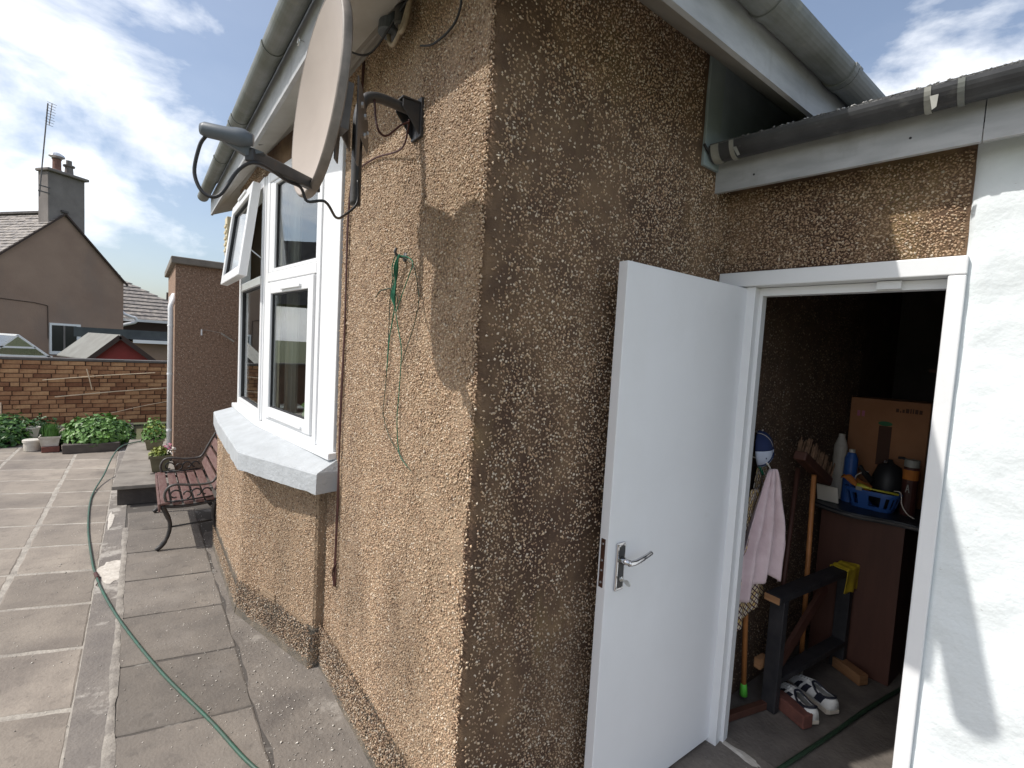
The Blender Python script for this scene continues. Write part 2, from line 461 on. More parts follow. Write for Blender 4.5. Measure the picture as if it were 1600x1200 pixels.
add_layer(MT['edge_strip'], (0.07, 0.06, 0.055), 2.2, 0.5, 0.7, amount=0.55, seed=4.0)
MT['white_patch'] = mat('white_cement', (0.62, 0.58, 0.52), 0.9, second=(0.45, 0.41, 0.36), scale=20, bump=0.4)
MT['land'] = mat('rough_grass', (0.07, 0.1, 0.035), 0.95, second=(0.11, 0.1, 0.055), scale=0.6)


# ------------------------------------------------------------------ mesh helpers
class MB:
    def __init__(self):
        self.v = []
        self.f = []

    def add(self, verts, faces):
        o = len(self.v)
        self.v.extend([tuple(p) for p in verts])
        self.f.extend([tuple(i + o for i in f) for f in faces])
        return self

    def hexa(self, p):
        """8 corners: bottom ring 0-3 then top ring 4-7."""
        return self.add(p, [(3, 2, 1, 0), (4, 5, 6, 7), (0, 1, 5, 4), (1, 2, 6, 5), (2, 3, 7, 6), (3, 0, 4, 7)])

    def box(self, lo, hi):
        x0, y0, z0 = lo
        x1, y1, z1 = hi
        return self.hexa([(x0, y0, z0), (x1, y0, z0), (x1, y1, z0), (x0, y1, z0),
                          (x0, y0, z1), (x1, y0, z1), (x1, y1, z1), (x0, y1, z1)])

    def obox(self, c, size, ax=(1, 0, 0), ay=(0, 1, 0), az=(0, 0, 1)):
        c, ax, ay, az = V(c), V(ax).normalized(), V(ay).normalized(), V(az).normalized()
        hx, hy, hz = (s * 0.5 for s in size)
        P = []
        for k in (-1, 1):
            for (i, j) in ((-1, -1), (1, -1), (1, 1), (-1, 1)):
                P.append(c + ax * hx * i + ay * hy * j + az * hz * k)
        return self.hexa(P)

    def bar(self, a, b, w, h, up=(0, 0, 1)):
        a, b = V(a), V(b)
        d = (b - a)
        L = d.length
        d.normalize()
        s = d.cross(V(up))
        if s.length < 1e-4:
            s = d.cross(V((1, 0, 0)))
        s.normalize()
        t = s.cross(d)
        return self.obox((a + b) / 2, (L, w, h), d, s, t)

    def prism(self, poly, z0, z1):
        n = len(poly)
        g = lambda z, p: z(p) if callable(z) else z
        vs = [(p[0], p[1], g(z0, p)) for p in poly] + [(p[0], p[1], g(z1, p)) for p in poly]
        fs = [tuple(range(n - 1, -1, -1)), tuple(range(n, 2 * n))]
        fs += [(i, (i + 1) % n, n + (i + 1) % n, n + i) for i in range(n)]
        return self.add(vs, fs)

    def extrude(self, poly3, off):
        """planar polygon pushed along off: a slab with thickness"""
        n = len(poly3)
        off = V(off)
        vs = [V(p) for p in poly3] + [V(p) + off for p in poly3]
        fs = [tuple(range(n - 1, -1, -1)), tuple(range(n, 2 * n))]
        fs += [(i, (i + 1) % n, n + (i + 1) % n, n + i) for i in range(n)]
        return self.add(vs, fs)

    def tube(self, path, r, n=8, caps=True):
        path = [V(p) for p in path]
        m_ = len(path)
        rr = r if hasattr(r, '__len__') else [r] * m_
        vs, fs = [], []
        prev = None
        for i, p in enumerate(path):
            t = (path[min(i + 1, m_ - 1)] - path[max(i - 1, 0)])
            if t.length < 1e-9:
                t = V((0, 0, 1))
            t.normalize()
            if prev is None:
                a = V((0, 0, 1)) if abs(t.z) < 0.9 else V((1, 0, 0))
                s = t.cross(a).normalized()
            else:
                s = (prev - t * prev.dot(t)).normalized()
            prev = s
            u = t.cross(s)
            for k in range(n):
                a = 2 * math.pi * k / n
                vs.append(p + (s * math.cos(a) + u * math.sin(a)) * rr[i])
        for i in range(m_ - 1):
            for k in range(n):
                fs.append((i * n + k, i * n + (k + 1) % n, (i + 1) * n + (k + 1) % n, (i + 1) * n + k))
        if caps:
            fs.append(tuple(range(n - 1, -1, -1)))
            fs.append(tuple((m_ - 1) * n + k for k in range(n)))
        return self.add(vs, fs)

    def lathe(self, prof, c, n=20, ax=(0, 0, 1)):
        """prof: (radius, height) list along the axis from c"""
        c, az = V(c), V(ax).normalized()
        a = V((1, 0, 0)) if abs(az.x) < 0.9 else V((0, 1, 0))
        sx = az.cross(a).normalized()
        sy = az.cross(sx)
        vs, fs = [], []
        for (r, h) in prof:
            for k in range(n):
                t = 2 * math.pi * k / n
                vs.append(c + az * h + (sx * math.cos(t) + sy * math.sin(t)) * max(r, 1e-5))
        for i in range(len(prof) - 1):
            for k in range(n):
                fs.append((i * n + k, i * n + (k + 1) % n, (i + 1) * n + (k + 1) % n, (i + 1) * n + k))
        fs.append(tuple(range(n - 1, -1, -1)))
        fs.append(tuple((len(prof) - 1) * n + k for k in range(n)))
        return self.add(vs, fs)

    def grid(self, fn, nu, nv):
        vs = [fn(i / nu, j / nv) for j in range(nv + 1) for i in range(nu + 1)]
        w = nu + 1
        fs = [(j * w + i, j * w + i + 1, (j + 1) * w + i + 1, (j + 1) * w + i) for j in range(nv) for i in range(nu)]
        return self.add(vs, fs)

    def mesh(self, name):
        me = bpy.data.meshes.new(name)
        me.from_pydata(self.v, [], self.f)
        me.validate()
        bm = bmesh.new()
        bm.from_mesh(me)
        bmesh.ops.recalc_face_normals(bm, faces=bm.faces)
        bm.to_mesh(me)
        bm.free()
        return me

    def build(self, name, material, parent=None, smooth=False, bevel=0.0, solid=0.0, label=None):
        me = self.mesh(name)
        me.materials.append(MT[material] if isinstance(material, str) else material)
        o = bpy.data.objects.new(name, me)
        COL.objects.link(o)
        adopt(o, parent)
        if smooth:
            for p in me.polygons:
                p.use_smooth = True
        if solid:
            md = o.modifiers.new('thick', 'SOLIDIFY')
            md.thickness = solid
            md.offset = 0.0
        if bevel:
            md = o.modifiers.new('bevel', 'BEVEL')
            md.width = bevel
            md.segments = 2
            md.limit_method = 'ANGLE'
        if label:
            o['label'] = label
        return o


def adopt(o, parent):
    if parent is not None:
        o.parent = parent
        top = parent.parent is None and parent.type == 'EMPTY'
        M = Matrix.Translation(-parent.location) if top else Matrix.Identity(4)
        o.matrix_parent_inverse = M


def tag(o, label, cat, group=None):
    o['label'] = label
    o['category'] = cat
    if group:
        o['group'] = group
    return o


def thing(name, label, cat, loc=(0, 0, 0), group=None):
    o = bpy.data.objects.new(name, None)
    o.empty_display_size = 0.1
    o['kind'] = 'thing'
    o.location = loc
    COL.objects.link(o)
    return tag(o, label, cat, group)


def struct(o, label=None, kind='structure'):
    o['kind'] = kind
    if label:
        o['label'] = label
    return o


def smooth_path(pts, sub=6):
    pts = [V(p) for p in pts]
    out = []
    n = len(pts)
    for i in range(n - 1):
        p0, p1, p2, p3 = pts[max(i - 1, 0)], pts[i], pts[i + 1], pts[min(i + 2, n - 1)]
        for k in range(sub):
            t = k / sub
            out.append(0.5 * ((2 * p1) + (p2 - p0) * t + (2 * p0 - 5 * p1 + 4 * p2 - p3) * t * t + (3 * p1 - p0 - 3 * p2 + p3) * t ** 3))
    out.append(pts[-1])
    return out


# ------------------------------------------------------------------ wall C frame: s along the store wall (negative towards the camera), n outwards
CA = -0.115
CD = V((math.sin(CA), math.cos(CA), 0))
CN = V((math.cos(CA), -math.sin(CA), 0))      # inwards
CO = V((1.251, 0, 0))


def PC(s, out, z):
    return CO + CD * s - CN * out + V((0, 0, z))


def cbox(mb, s0, s1, o0, o1, z0, z1):
    return mb.hexa([PC(s0, o0, z0), PC(s1, o0, z0), PC(s1, o1, z0), PC(s0, o1, z0),
                    PC(s0, o0, z1), PC(s1, o0, z1), PC(s1, o1, z1), PC(s0, o1, z1)])


# ------------------------------------------------------------------ ground
struct(MB().add([(-400, -400, -0.06), (400, -400, -0.06), (400, 600, -0.06), (-400, 600, -0.06)], [(0, 1, 2, 3)]).build('ground', 'land'))
patio = MB().box((-4.6, -3.2, -0.05), (-0.86, 10.0, -0.0035)).build('patio', 'joint')
struct(patio)
strip = MB().box((-0.992, -3.2, -0.03), (-0.862, 9.9, -0.001)).build('cement_strip', 'strip', patio)
edgebase = MB().box((-0.86, -3.2, -0.05), (1.3, 5.6, -0.006)).build('path', 'joint_dark')
struct(edgebase)


def slab(poly, z0=-0.045, z1=0.0, b=0.006):
    """paving slab with a worn, chamfered rim"""
    c = sum((V(p) for p in poly), V((0, 0))) / len(poly)
    ins = [V(p) + (c - V(p)).normalized() * b * 1.3 for p in poly]
    n = len(poly)
    vs = [(p[0], p[1], z0) for p in poly] + [(p[0], p[1], z1 - b * 0.5) for p in poly] + [(p[0], p[1], z1) for p in ins]
    fs = [tuple(range(2 * n, 3 * n))]
    for i in range(n):
        j = (i + 1) % n
        fs += [(i, j, n + j, n + i), (n + i, n + j, 2 * n + j, 2 * n + i)]
    return vs, fs


def lay(cols, y0, step, slope, rows, jw, matname, parent, xref, skip=None):
    for (xa, xb) in cols:
        w = xb - xa
        sh = [(-w / 2, -slope * w / 2 * -1), (w / 2, slope * w / 2)]
        hy = step / 2 - jw / 2
        poly = [V((-w / 2, -hy - slope * w / 2)), V((w / 2, -hy + slope * w / 2)), V((w / 2, hy + slope * w / 2)), V((-w / 2, hy - slope * w / 2))]
        variants = []
        rv = random.Random(int(xa * 1000) + 77)
        for q in range(5):
            pp_ = []
            for e_ in range(4):
                a_, b_ = poly[e_], poly[(e_ + 1) % 4]
                for t_ in range(7):
                    jt = 0.0035 if t_ else 0.006
                    pp_.append(a_.lerp(b_, t_ / 7) + V((rv.uniform(-jt, jt), rv.uniform(-jt, jt))))
            vs, fs = slab(pp_)
            me = bpy.data.meshes.new('slab')
            me.from_pydata([tuple(v) for v in vs], [], fs)
            me.materials.append(MT[matname])
            variants.append(me)
        for k in range(rows):
            xm = (xa + xb) / 2
            ym = y0 + step * (k + 0.5) + slope * (xm - xref)
            if skip and skip(xm, ym):
                continue
            o = bpy.data.objects.new('slab', variants[rv.randrange(5)])
            COL.objects.link(o)
            o.location = (xm, ym, random.uniform(-0.0025, 0.001))
            o.rotation_euler = (random.uniform(-0.003, 0.003), random.uniform(-0.003, 0.003), random.uniform(-0.004, 0.004))
            o.parent = parent


lay([(-1.425, -0.998), (-2.05, -1.455), (-2.67, -2.08), (-3.3, -2.7), (-3.95, -3.33)], 1.595 - 0.53 * 8, 0.53, -0.34, 25, 0.03, 'slab', patio, -1.0,
    skip=lambda x, y: y > 9.85)
lay([(-0.845, -0.345)], 1.30 - 0.525 * 8, 0.525, -0.21, 15, 0.012, 'slab_edge', edgebase, -0.86, skip=lambda x, y: y > 4.6)
lay([(-0.845, -0.345)], 4.85, 0.7, -0.1, 1, 0.02, 'slab_edge', edgebase, -0.86)
# cement band along the foot of the wall, uneven
mb = MB()


def band(u, v):
    y = -3.0 + 6.6 * v
    xo = -0.337 + 0.008 * math.sin(y * 9) + 0.006 * math.sin(y * 23)
    x = xo + (0.05 - xo) * u
    return (x, y, -0.002 + 0.022 * u ** 2 + 0.004 * mnoise.noise((x * 5, y * 5, 0)))


mb.grid(band, 8, 90)
o = mb.build('cement_band', 'edge_strip', edgebase, smooth=True)
o2 = MB().box((0.05, -3.0, -0.05), (1.36, -0.001, 0.004)).build('cement_band', 'edge_strip', edgebase)
# white cement patches and the rough mortar seam
rp = random.Random(5)


def blob(cx, cy, rx, ry, z, n=22, seed=0):
    rr = random.Random(seed)
    ph = [rr.uniform(0, 6.28) for _ in range(4)]
    vs = [(cx, cy, z + 0.003)]
    for k in range(n):
        a = 2 * math.pi * k / n
        q = 1 + 0.16 * math.sin(3 * a + ph[0]) + 0.1 * math.sin(5 * a + ph[1]) + 0.07 * math.sin(9 * a + ph[2])
        vs.append((cx + rx * q * math.cos(a), cy + ry * q * math.sin(a), z))
    return vs, [(0, 1 + k, 1 + (k + 1) % n) for k in range(n)]


for i, (cx, cy, rx, ry) in enumerate([(-0.925, 3.1, 0.066, 0.2), (-0.965, 4.28, 0.02, 0.23)]):
    vs, fs = blob(cx, cy, rx, ry, 0.0015, seed=i)
    MB().add(vs, fs).build('cement_patch', 'white_patch', patio, smooth=True)
mb = MB()
L = 70


def seam(u, v):
    y = -0.6 + 4.6 * v
    w = 0.017 + 0.009 * mnoise.noise((3.1, y * 3, 0)) + 0.006 * mnoise.noise((1.1, y * 14, 2)) + (0.014 if y < 1.6 else 0) * abs(mnoise.noise((0, y * 2.2, 5)))
    xm = -0.856 + 0.006 * mnoise.noise((8, y * 4, 0))
    return (xm + (u - 0.5) * 2 * w, y, 0.001 + 0.0025 * (1 - (2 * u - 1) ** 2))


mb.grid(seam, 4, 160)
mb.build('mortar_seam', 'seam', patio, smooth=True)

# ------------------------------------------------------------------ the bungalow
ZS = 2.92     # soffit at the wall
house = thing('bungalow', 'brown pebbledash bungalow with white bay window and sloping white eaves', 'house', (0, 0, 0))


def wob(a, z):
    return 0.004 * mnoise.noise((a * 1.3, z * 1.1, 4.2)) + 0.0025 * mnoise.noise((a * 6, z * 6, 1.2))


# outer skin: down wall B, round the corner, along wall A
path = [(1.20, 0.0), (1.0, 0.0), (0.8, 0.0), (0.6, 0.0), (0.4, 0.0), (0.2, 0.0), (0.1, 0.0), (0.045, 0.0), (0.022, 0.002), (0.009, 0.009), (0.002, 0.022), (0.0, 0.045),
        (0.0, 0.15), (0.0, 0.3), (0.0, 0.45), (0.0, 0.6), (0.0, 0.75), (0.0, 0.9), (0.0, 1.05), (0.0, 1.215)]


def skin(u, v):
    i = int(round(u * (len(path) - 1)))
    x, y = path[i]
    z = -0.03 + (ZS + 0.06) * v
    k = wob(y - x, z)
    corner = math.exp(-((x + y) / 0.05) ** 2)
    k += corner * (0.006 * mnoise.noise((0.3, z * 5, 0)) + 0.003 * mnoise.noise((0.8, z * 17, 2)))
    nx, ny = (-1, 0) if x < 0.005 else ((0, -1) if y < 0.005 else (-0.7, -0.7))
    return (x + nx * k, y + ny * k, z)


NC = 10       # path points up to the corner belong to wall B
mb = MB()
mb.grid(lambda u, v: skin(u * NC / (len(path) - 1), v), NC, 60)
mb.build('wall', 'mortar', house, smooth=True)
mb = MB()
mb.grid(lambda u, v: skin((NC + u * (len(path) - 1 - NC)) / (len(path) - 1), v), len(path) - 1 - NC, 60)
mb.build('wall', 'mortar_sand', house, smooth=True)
mb = MB()
mb.box((0.03, 0.03, 0.0), (0.25, 1.215, ZS + 0.05))
mb.box((0.25, 0.03, 0.0), (1.2, 0.25, ZS + 0.05))
mb.box((1.2, 0.0, 0.0), (5.0, 0.25, ZS + 0.05))
mb.box((0.0, 1.2151, 0.0), (0.25, 1.33, 0.957))
mb.box((0.0, 3.36, 0.0), (0.25, 4.15, ZS + 0.05))
mb.box((0.25, 3.95, 0.0), (5.0, 4.15, ZS + 0.05))
mb.box((4.8, 0.25, 0.0), (5.0, 3.95, ZS + 0.05))
mb.build('wall', 'mortar', house)
# plinth flare at the foot of wall A and of the bay
mb = MB()


def plinth_run(a, b, nrm, h0, h1, seed, n=30):
    a, b, nrm = V(a), V(b), V(nrm)

    def fn(u, v):
        p = a.lerp(b, u)
        L_ = (b - a).length
        h = (h0 + (h1 - h0) * u) * (1 + 0.3 * mnoise.noise((u * L_ * 4, seed, 0)) + 0.15 * mnoise.noise((u * L_ * 13, seed, 3)))
        off = 0.024 * (1 - v) ** 1.4 + 0.007 * (1 - v) + 0.002 * mnoise.noise((u * L_ * 9, v * 4, seed))
        q = p + nrm * off
        return (q.x, q.y, 0.0 + h * v)

    mb.grid(fn, n, 8)


plinth_run((0, -0.01, 0), (0, 1.325, 0), (-1, 0, 0), 0.21, 0.19, 1.0)
BN = V((-0.96, -0.278, 0)).normalized()
plinth_run((-0.05, 1.33, 0), (-0.27, 2.09, 0), BN, 0.2, 0.19, 2.0)
plinth_run((-0.27, 2.09, 0), (-0.27, 3.3, 0), (-1, 0, 0), 0.19, 0.16, 3.0)
plinth_run((0.0, 1.33, 0), (-0.05, 1.33, 0), (0, -1, 0), 0.2, 0.2, 4.0, n=4)
mb.build('plinth', 'plinth', house, smooth=True)
a0 = [(0.0, 1.295), (-0.05, 1.30), (-0.085, 1.325), (-0.085, 1.37), (0.0, 1.37)]
a1 = [(0.0, 1.325), (-0.048, 1.326), (-0.058, 1.345), (-0.06, 1.37), (0.0, 1.37)]
MB().add([(x, y, 0.0) for x, y in a0] + [(x, y, 0.2) for x, y in a1], [(4, 3, 2, 1, 0), (5, 6, 7, 8, 9)] + [(k, (k + 1) % 5, 5 + (k + 1) % 5, 5 + k) for k in range(5)]).build('plinth_corner', 'plinth', house, bevel=0.008)
# bay masonry below the sill
mb = MB()
mb.prism([(0.2, 1.3305), (-0.04, 1.331), (-0.052, 1.342), (-0.262, 2.07), (-0.27, 2.1), (-0.27, 3.28), (0.2, 3.5)], 0.0, 0.957)
mb.build('bay_wall', 'mortar_sand', house)
# air brick opening in the bay
mb = MB()
ap = V((-0.05, 1.33, 0)).lerp(V((-0.27, 2.09, 0)), 0.57)
ad = (V((-0.27, 2.09, 0)) - V((-0.05, 1.33, 0))).normalized()
for kz in range(3):
    mb.obox(ap + BN * 0.002 + V((0, 0, 0.2 + kz * 0.022)), (0.15, 0.012, 0.012), ad, BN, (0, 0, 1))
mb.build('air_brick', 'mortar_sand', house)

# the window line inside the bay
WA = V((0.0, 1.23, 0))
WB = V((-0.12, 2.3, 0))
WD = (WB - WA).normalized()
WN = V((-WD.y, WD.x, 0))
if WN.x > 0:
    WN = -WN
FX = -0.125


def wbar(mb, u0, u1, z0, z1, o0, o1):
    """bar in the near face of the bay: u from the wall end, o outwards"""
    P = []
    for z in (z0, z1):
        for (u, o) in ((u0, o0), (u1, o0), (u1, o1), (u0, o1)):
            p = WA + WD * u + WN * o
            P.append((p.x, p.y, z))
    return mb.hexa(P)


def fbar(mb, y0, y1, z0, z1, o0, o1):
    return mb.box((FX - o1, y0, z0), (FX - o0, y1, z1))


# wall over the window
mb = MB()
mb.prism([(0.2, 1.2155), (0.006, 1.2155), (-0.006, 1.23), (-0.132, 2.3), (-0.138, 3.36), (0.2, 3.36)], 2.705, ZS + 0.04)
mb.build('wall', 'mortar', house)

bay = bpy.data.objects.new('bay_window', None)
COL.objects.link(bay)
adopt(bay, house)
# stone sill
outer = [(0.0, 1.168), (-0.107, 1.159), (-0.344, 1.79), (-0.318, 2.92), (-0.29, 3.42), (0.0, 3.5)]
inner = [(0.02, 1.235), (-0.095, 2.28), (-0.1, 3.36)]
n = len(outer)
mb = MB()
poly = outer + [(0.06, 3.36), (-0.08, 3.34), (-0.08, 2.29), (0.045, 1.21)]


def silltop(p):
    i = poly.index(p)
    return 1.06 if i in (0, 1, 2, 3, 4, 5) else 1.128


vs = []
sub = []
# subdivide outer edge so that the lower arris can be chipped
pts = []
for i in range(len(outer) - 1):
    a, b_ = V(outer[i]), V(outer[i + 1])
    k = max(1, int((b_ - a).length / 0.03))
    for j in range(k):
        pts.append(a.lerp(b_, j / k))
pts.append(V(outer[-1]))
ring_in = [V((0.045, 1.21)), V((-0.08, 2.29)), V((-0.08, 3.34))]


def inner_of(p):
    # nearest point on the inner polyline
    best = None
    for i in range(2):
        a, b_ = ring_in[i], ring_in[i + 1]
        t = max(0, min(1, (p - a).dot(b_ - a) / (b_ - a).length_squared))
        q = a.lerp(b_, t)
        if best is None or (q - p).length < best[0]:
            best = ((q - p).length, q)
    return best[1]


rs = random.Random(3)
vs, fs = [], []
for i, p in enumerate(pts):
    q = inner_of(p)
    near = 0.6 if p.y < 2.4 else 0.2
    chip = max(0, mnoise.noise((p.x * 9, p.y * 9, 1))) * 0.022 * near + rs.uniform(0, 0.004)
    zb = 0.957 + chip
    sink = rs.uniform(0, 0.003)
    d_ = (q - p).normalized()
    vs += [(q.x, q.y, 0.957), (p.x + d_.x * 0.03, p.y + d_.y * 0.03, 0.957),
           (p.x + d_.x * chip * 0.4, p.y + d_.y * chip * 0.4, zb), (p.x + d_.x * sink, p.y + d_.y * sink, 1.052),
           (p.x + d_.x * 0.007, p.y + d_.y * 0.007, 1.06), (q.x, q.y, 1.128)]
for i in range(len(pts) - 1):
    for k in range(5):
        fs.append((i * 6 + k, (i + 1) * 6 + k, (i + 1) * 6 + k + 1, i * 6 + k + 1))
fs.append(tuple(range(6)))
fs.append(tuple((len(pts) - 1) * 6 + k for k in range(6)))
mb.add(vs, fs)
mb.build('sill', 'sill', bay)
# plastic sill nosing
mb = MB()
wbar(mb, -0.02, 1.115, 1.105, 1.14, -0.03, 0.045)
fbar(mb, 2.31, 3.36, 1.105, 1.14, -0.03, 0.045)
mb.build('sill_nosing', 'upvc', bay, bevel=0.006)
# frames
mb = MB()
wbar(mb, 0.0, 0.205, 1.141, 2.702, -0.05, 0.012)
mb.build('side_panel', 'upvc', bay, bevel=0.004)
mb = MB()
wbar(mb, 0.206, 0.25, 1.141, 2.702, -0.05, 0.02)
wbar(mb, 1.01, 1.05, 1.141, 2.702, -0.05, 0.02)
wbar(mb, 0.251, 1.009, 2.64, 2.702, -0.05, 0.02)
wbar(mb, 0.251, 1.009, 2.03, 2.085, -0.05, 0.021)
wbar(mb, 0.251, 1.009, 1.141, 1.18, -0.05, 0.02)
mb.build('frame', 'upvc', bay, bevel=0.004)
mb = MB()
wbar(mb, 1.052, 1.085, 1.141, 2.702, -0.06, 0.014)
fbar(mb, 2.322, 2.35, 1.141, 2.702, -0.06, 0.012)
mb.build('corner_post', 'upvc', bay, bevel=0.004)
mb = MB()
fbar(mb, 2.352, 2.4, 1.141, 2.702, -0.05, 0.02)
fbar(mb, 3.2, 3.26, 1.141, 2.702, -0.05, 0.02)
fbar(mb, 2.4, 3.2, 2.645, 2.702, -0.05, 0.0195)
fbar(mb, 2.4, 3.2, 2.03, 2.085, -0.05, 0.0195)
fbar(mb, 2.4, 3.2, 1.141, 1.2, -0.05, 0.0195)
mb.build('frame', 'upvc', bay, bevel=0.004)
mb = MB()
mb.box((FX + 0.0, 3.335, 1.141), (0.2, 3.36, 2.702))
mb.build('end_panel', 'upvc', bay)
MB().box((FX + 0.055, 3.265, 1.141), (0.25, 3.334, 2.702)).build('reveal', 'room', bay)
# fixed upper light of the near face: bead, seal, glass
def glazing(u0, u1, z0, z1, o, bw, parent, sash=False):
    m1 = MB()
    wbar(m1, u0, u0 + bw, z0, z1, o - 0.03, o)
    wbar(m1, u1 - bw, u1, z0, z1, o - 0.03, o)
    wbar(m1, u0 + bw, u1 - bw, z1 - bw, z1, o - 0.03, o - 0.0006)
    wbar(m1, u0 + bw, u1 - bw, z0, z0 + bw, o - 0.03, o - 0.0006)
    fr = m1.build('sash', 'upvc', parent, bevel=0.004)
    m2 = MB()
    e_ = 0.008
    wbar(m2, u0 + bw - e_ + e_, u0 + bw + e_, z0 + bw, z1 - bw, o - 0.026, o - 0.012)
    wbar(m2, u1 - bw - e_, u1 - bw, z0 + bw, z1 - bw, o - 0.026, o - 0.012)
    wbar(m2, u0 + bw + e_, u1 - bw - e_, z0 + bw, z0 + bw + e_, o - 0.026, o - 0.0125)
    wbar(m2, u0 + bw + e_, u1 - bw - e_, z1 - bw - e_, z1 - bw, o - 0.026, o - 0.0125)
    m2.build('seal', 'seal', fr)
    m3 = MB()
    wbar(m3, u0 + bw, u1 - bw, z0 + bw, z1 - bw, o - 0.022, o - 0.018)
    m3.build('pane', 'glass', fr)
    return fr


glazing(0.252, 0.94, 2.087, 2.638, 0.016, 0.022, bay)
mb = MB()
wbar(mb, 0.941, 1.009, 2.087, 2.638, -0.03, 0.016)
mb.build('stile', 'upvc', bay, bevel=0.003)
low = glazing(0.256, 0.985, 1.183, 2.022, 0.032, 0.07, bay)
mb = MB()
wbar(mb, 0.42, 0.72, 1.966, 1.984, 0.031, 0.044)
mb.build('drip_bar', 'upvc', low, bevel=0.003)
mb = MB()
wbar(mb, 0.36, 0.9, 1.2, 1.212, 0.031, 0.042)
mb.build('drip_bar', 'upvc', low)
# front face: fixed lower pane
m3 = MB()
fbar(m3, 2.4, 3.2, 1.2, 2.03, -0.012, -0.008)
m3.build('pane', 'glass', bay)
m3 = MB()
fbar(m3, 2.4, 2.41, 1.2, 2.03, -0.02, 0.004)
fbar(m3, 3.19, 3.2, 1.2, 2.03, -0.02, 0.004)
fbar(m3, 2.41, 3.19, 1.2, 1.21, -0.02, 0.003)
fbar(m3, 2.41, 3.19, 2.02, 2.03, -0.02, 0.003)
m3.build('seal', 'seal', bay)
# top-hung casement, pushed open at the foot
hz, ho = 2.66, 0.03
tilt = math.radians(7)


def casement(y, h, o):
    """h below the hinge, o out of the sash plane"""
    return (FX - ho - math.sin(tilt) * h - math.cos(tilt) * o, y, hz - math.cos(tilt) * h + math.sin(tilt) * o)


def cbar(mb, y0, y1, h0, h1, o0, o1):
    return mb.hexa([casement(y0, h1, o0), casement(y1, h1, o0), casement(y1, h1, o1), casement(y0, h1, o1),
                    casement(y0, h0, o0), casement(y1, h0, o0), casement(y1, h0, o1), casement(y0, h0, o1)])


Hc = 0.60
mb = MB()
cbar(mb, 2.37, 2.435, 0, Hc, 0, 0.05)
cbar(mb, 3.165, 3.23, 0, Hc, 0, 0.05)
cbar(mb, 2.435, 3.165, 0, 0.065, 0, 0.0495)
cbar(mb, 2.435, 3.165, Hc - 0.065, Hc, 0, 0.0495)
sash = mb.build('casement', 'upvc', bay, bevel=0.005)
m3 = MB()
cbar(m3, 2.435, 3.165, 0.065, Hc - 0.065, 0.02, 0.024)
m3.build('pane', 'glass', sash)
m3 = MB()
cbar(m3, 2.435, 2.445, 0.065, Hc - 0.065, 0.012, 0.034)
cbar(m3, 3.155, 3.165, 0.065, Hc - 0.065, 0.012, 0.034)
cbar(m3, 2.445, 3.155, 0.065, 0.075, 0.012, 0.033)
cbar(m3, 2.445, 3.155, Hc - 0.075, Hc - 0.065, 0.012, 0.033)
m3.build('seal', 'seal', sash)
for (ya, yb) in ((2.41, 2.42), (3.19, 3.18)):
    MB().bar((FX - 0.02, ya, 2.2), casement(yb, 0.42, -0.006), 0.02, 0.006).build('stay', 'steel', sash)
m3 = MB()
cbar(m3, 2.6, 2.9, 0.006, 0.02, 0.05, 0.06)
m3.build('trickle_vent', 'upvc', sash)

# room behind the bay
mb = MB()
mb.box((0.3, 0.26, 0.55), (3.2, 3.38, 0.6))
mb.box((3.0, 0.26, 0.6), (3.1, 3.38, 2.9))
mb.box((0.26, 0.255, 0.6), (3.0, 0.3, 2.9))
mb.box((0.26, 3.34, 0.6), (3.0, 3.395, 2.9))
mb.box((0.26, 0.3, 2.75), (3.0, 3.34, 2.8))
mb.build('room', 'room', house)
mb = MB()
mb.prism([(0.1, 1.3), (-0.045, 2.28), (-0.06, 3.2), (0.3, 3.2), (0.3, 1.3)], 1.08, 1.14)
mb.build('window_board', 'upvc', bay)
mb = MB()


def curtain(u, v):
    p = WA + WD * (0.86 + 0.14 * u) - WN * (0.11 + 0.018 * math.sin(u * 30))
    return (p.x, p.y, 1.16 + 1.5 * v)


mb.grid(curtain, 30, 2)
mb.build('curtain', mat('curtain_cloth', (0.5, 0.45, 0.36), 0.95), bay, solid=0.003)
mb = MB()


def curtain2(u, v):
    return (FX + 0.11 + 0.016 * math.sin(u * 40), 2.42 + 0.55 * u, 1.16 + 1.5 * v)


mb.grid(curtain2, 40, 2)
mb.build('curtain', mat('blind_cloth', (0.42, 0.38, 0.3), 0.95), bay, solid=0.003)

# ------------------------------------------------------------------ pebbles
ICO = None
bm = bmesh.new()
for co_ in ((1, 0, 0), (-1, 0, 0), (0, 1, 0), (0, -1, 0), (0, 0, 1), (0, 0, -1)):
    bm.verts.new(co_)
bmesh.ops.convex_hull(bm, input=bm.verts)
bm.verts.ensure_lookup_table()
bm.verts.index_update()
ICO_V = np.array([v.co[:] for v in bm.verts])
ICO_F = np.array([[v.index for v in f.verts] for f in bm.faces])
bm.free()
PAL = np.array([(0.49, 0.345, 0.22), (0.385, 0.26, 0.16), (0.58, 0.45, 0.315), (0.28, 0.175, 0.108), (0.66, 0.56, 0.44), (0.45, 0.305, 0.2), (0.17, 0.108, 0.07)])


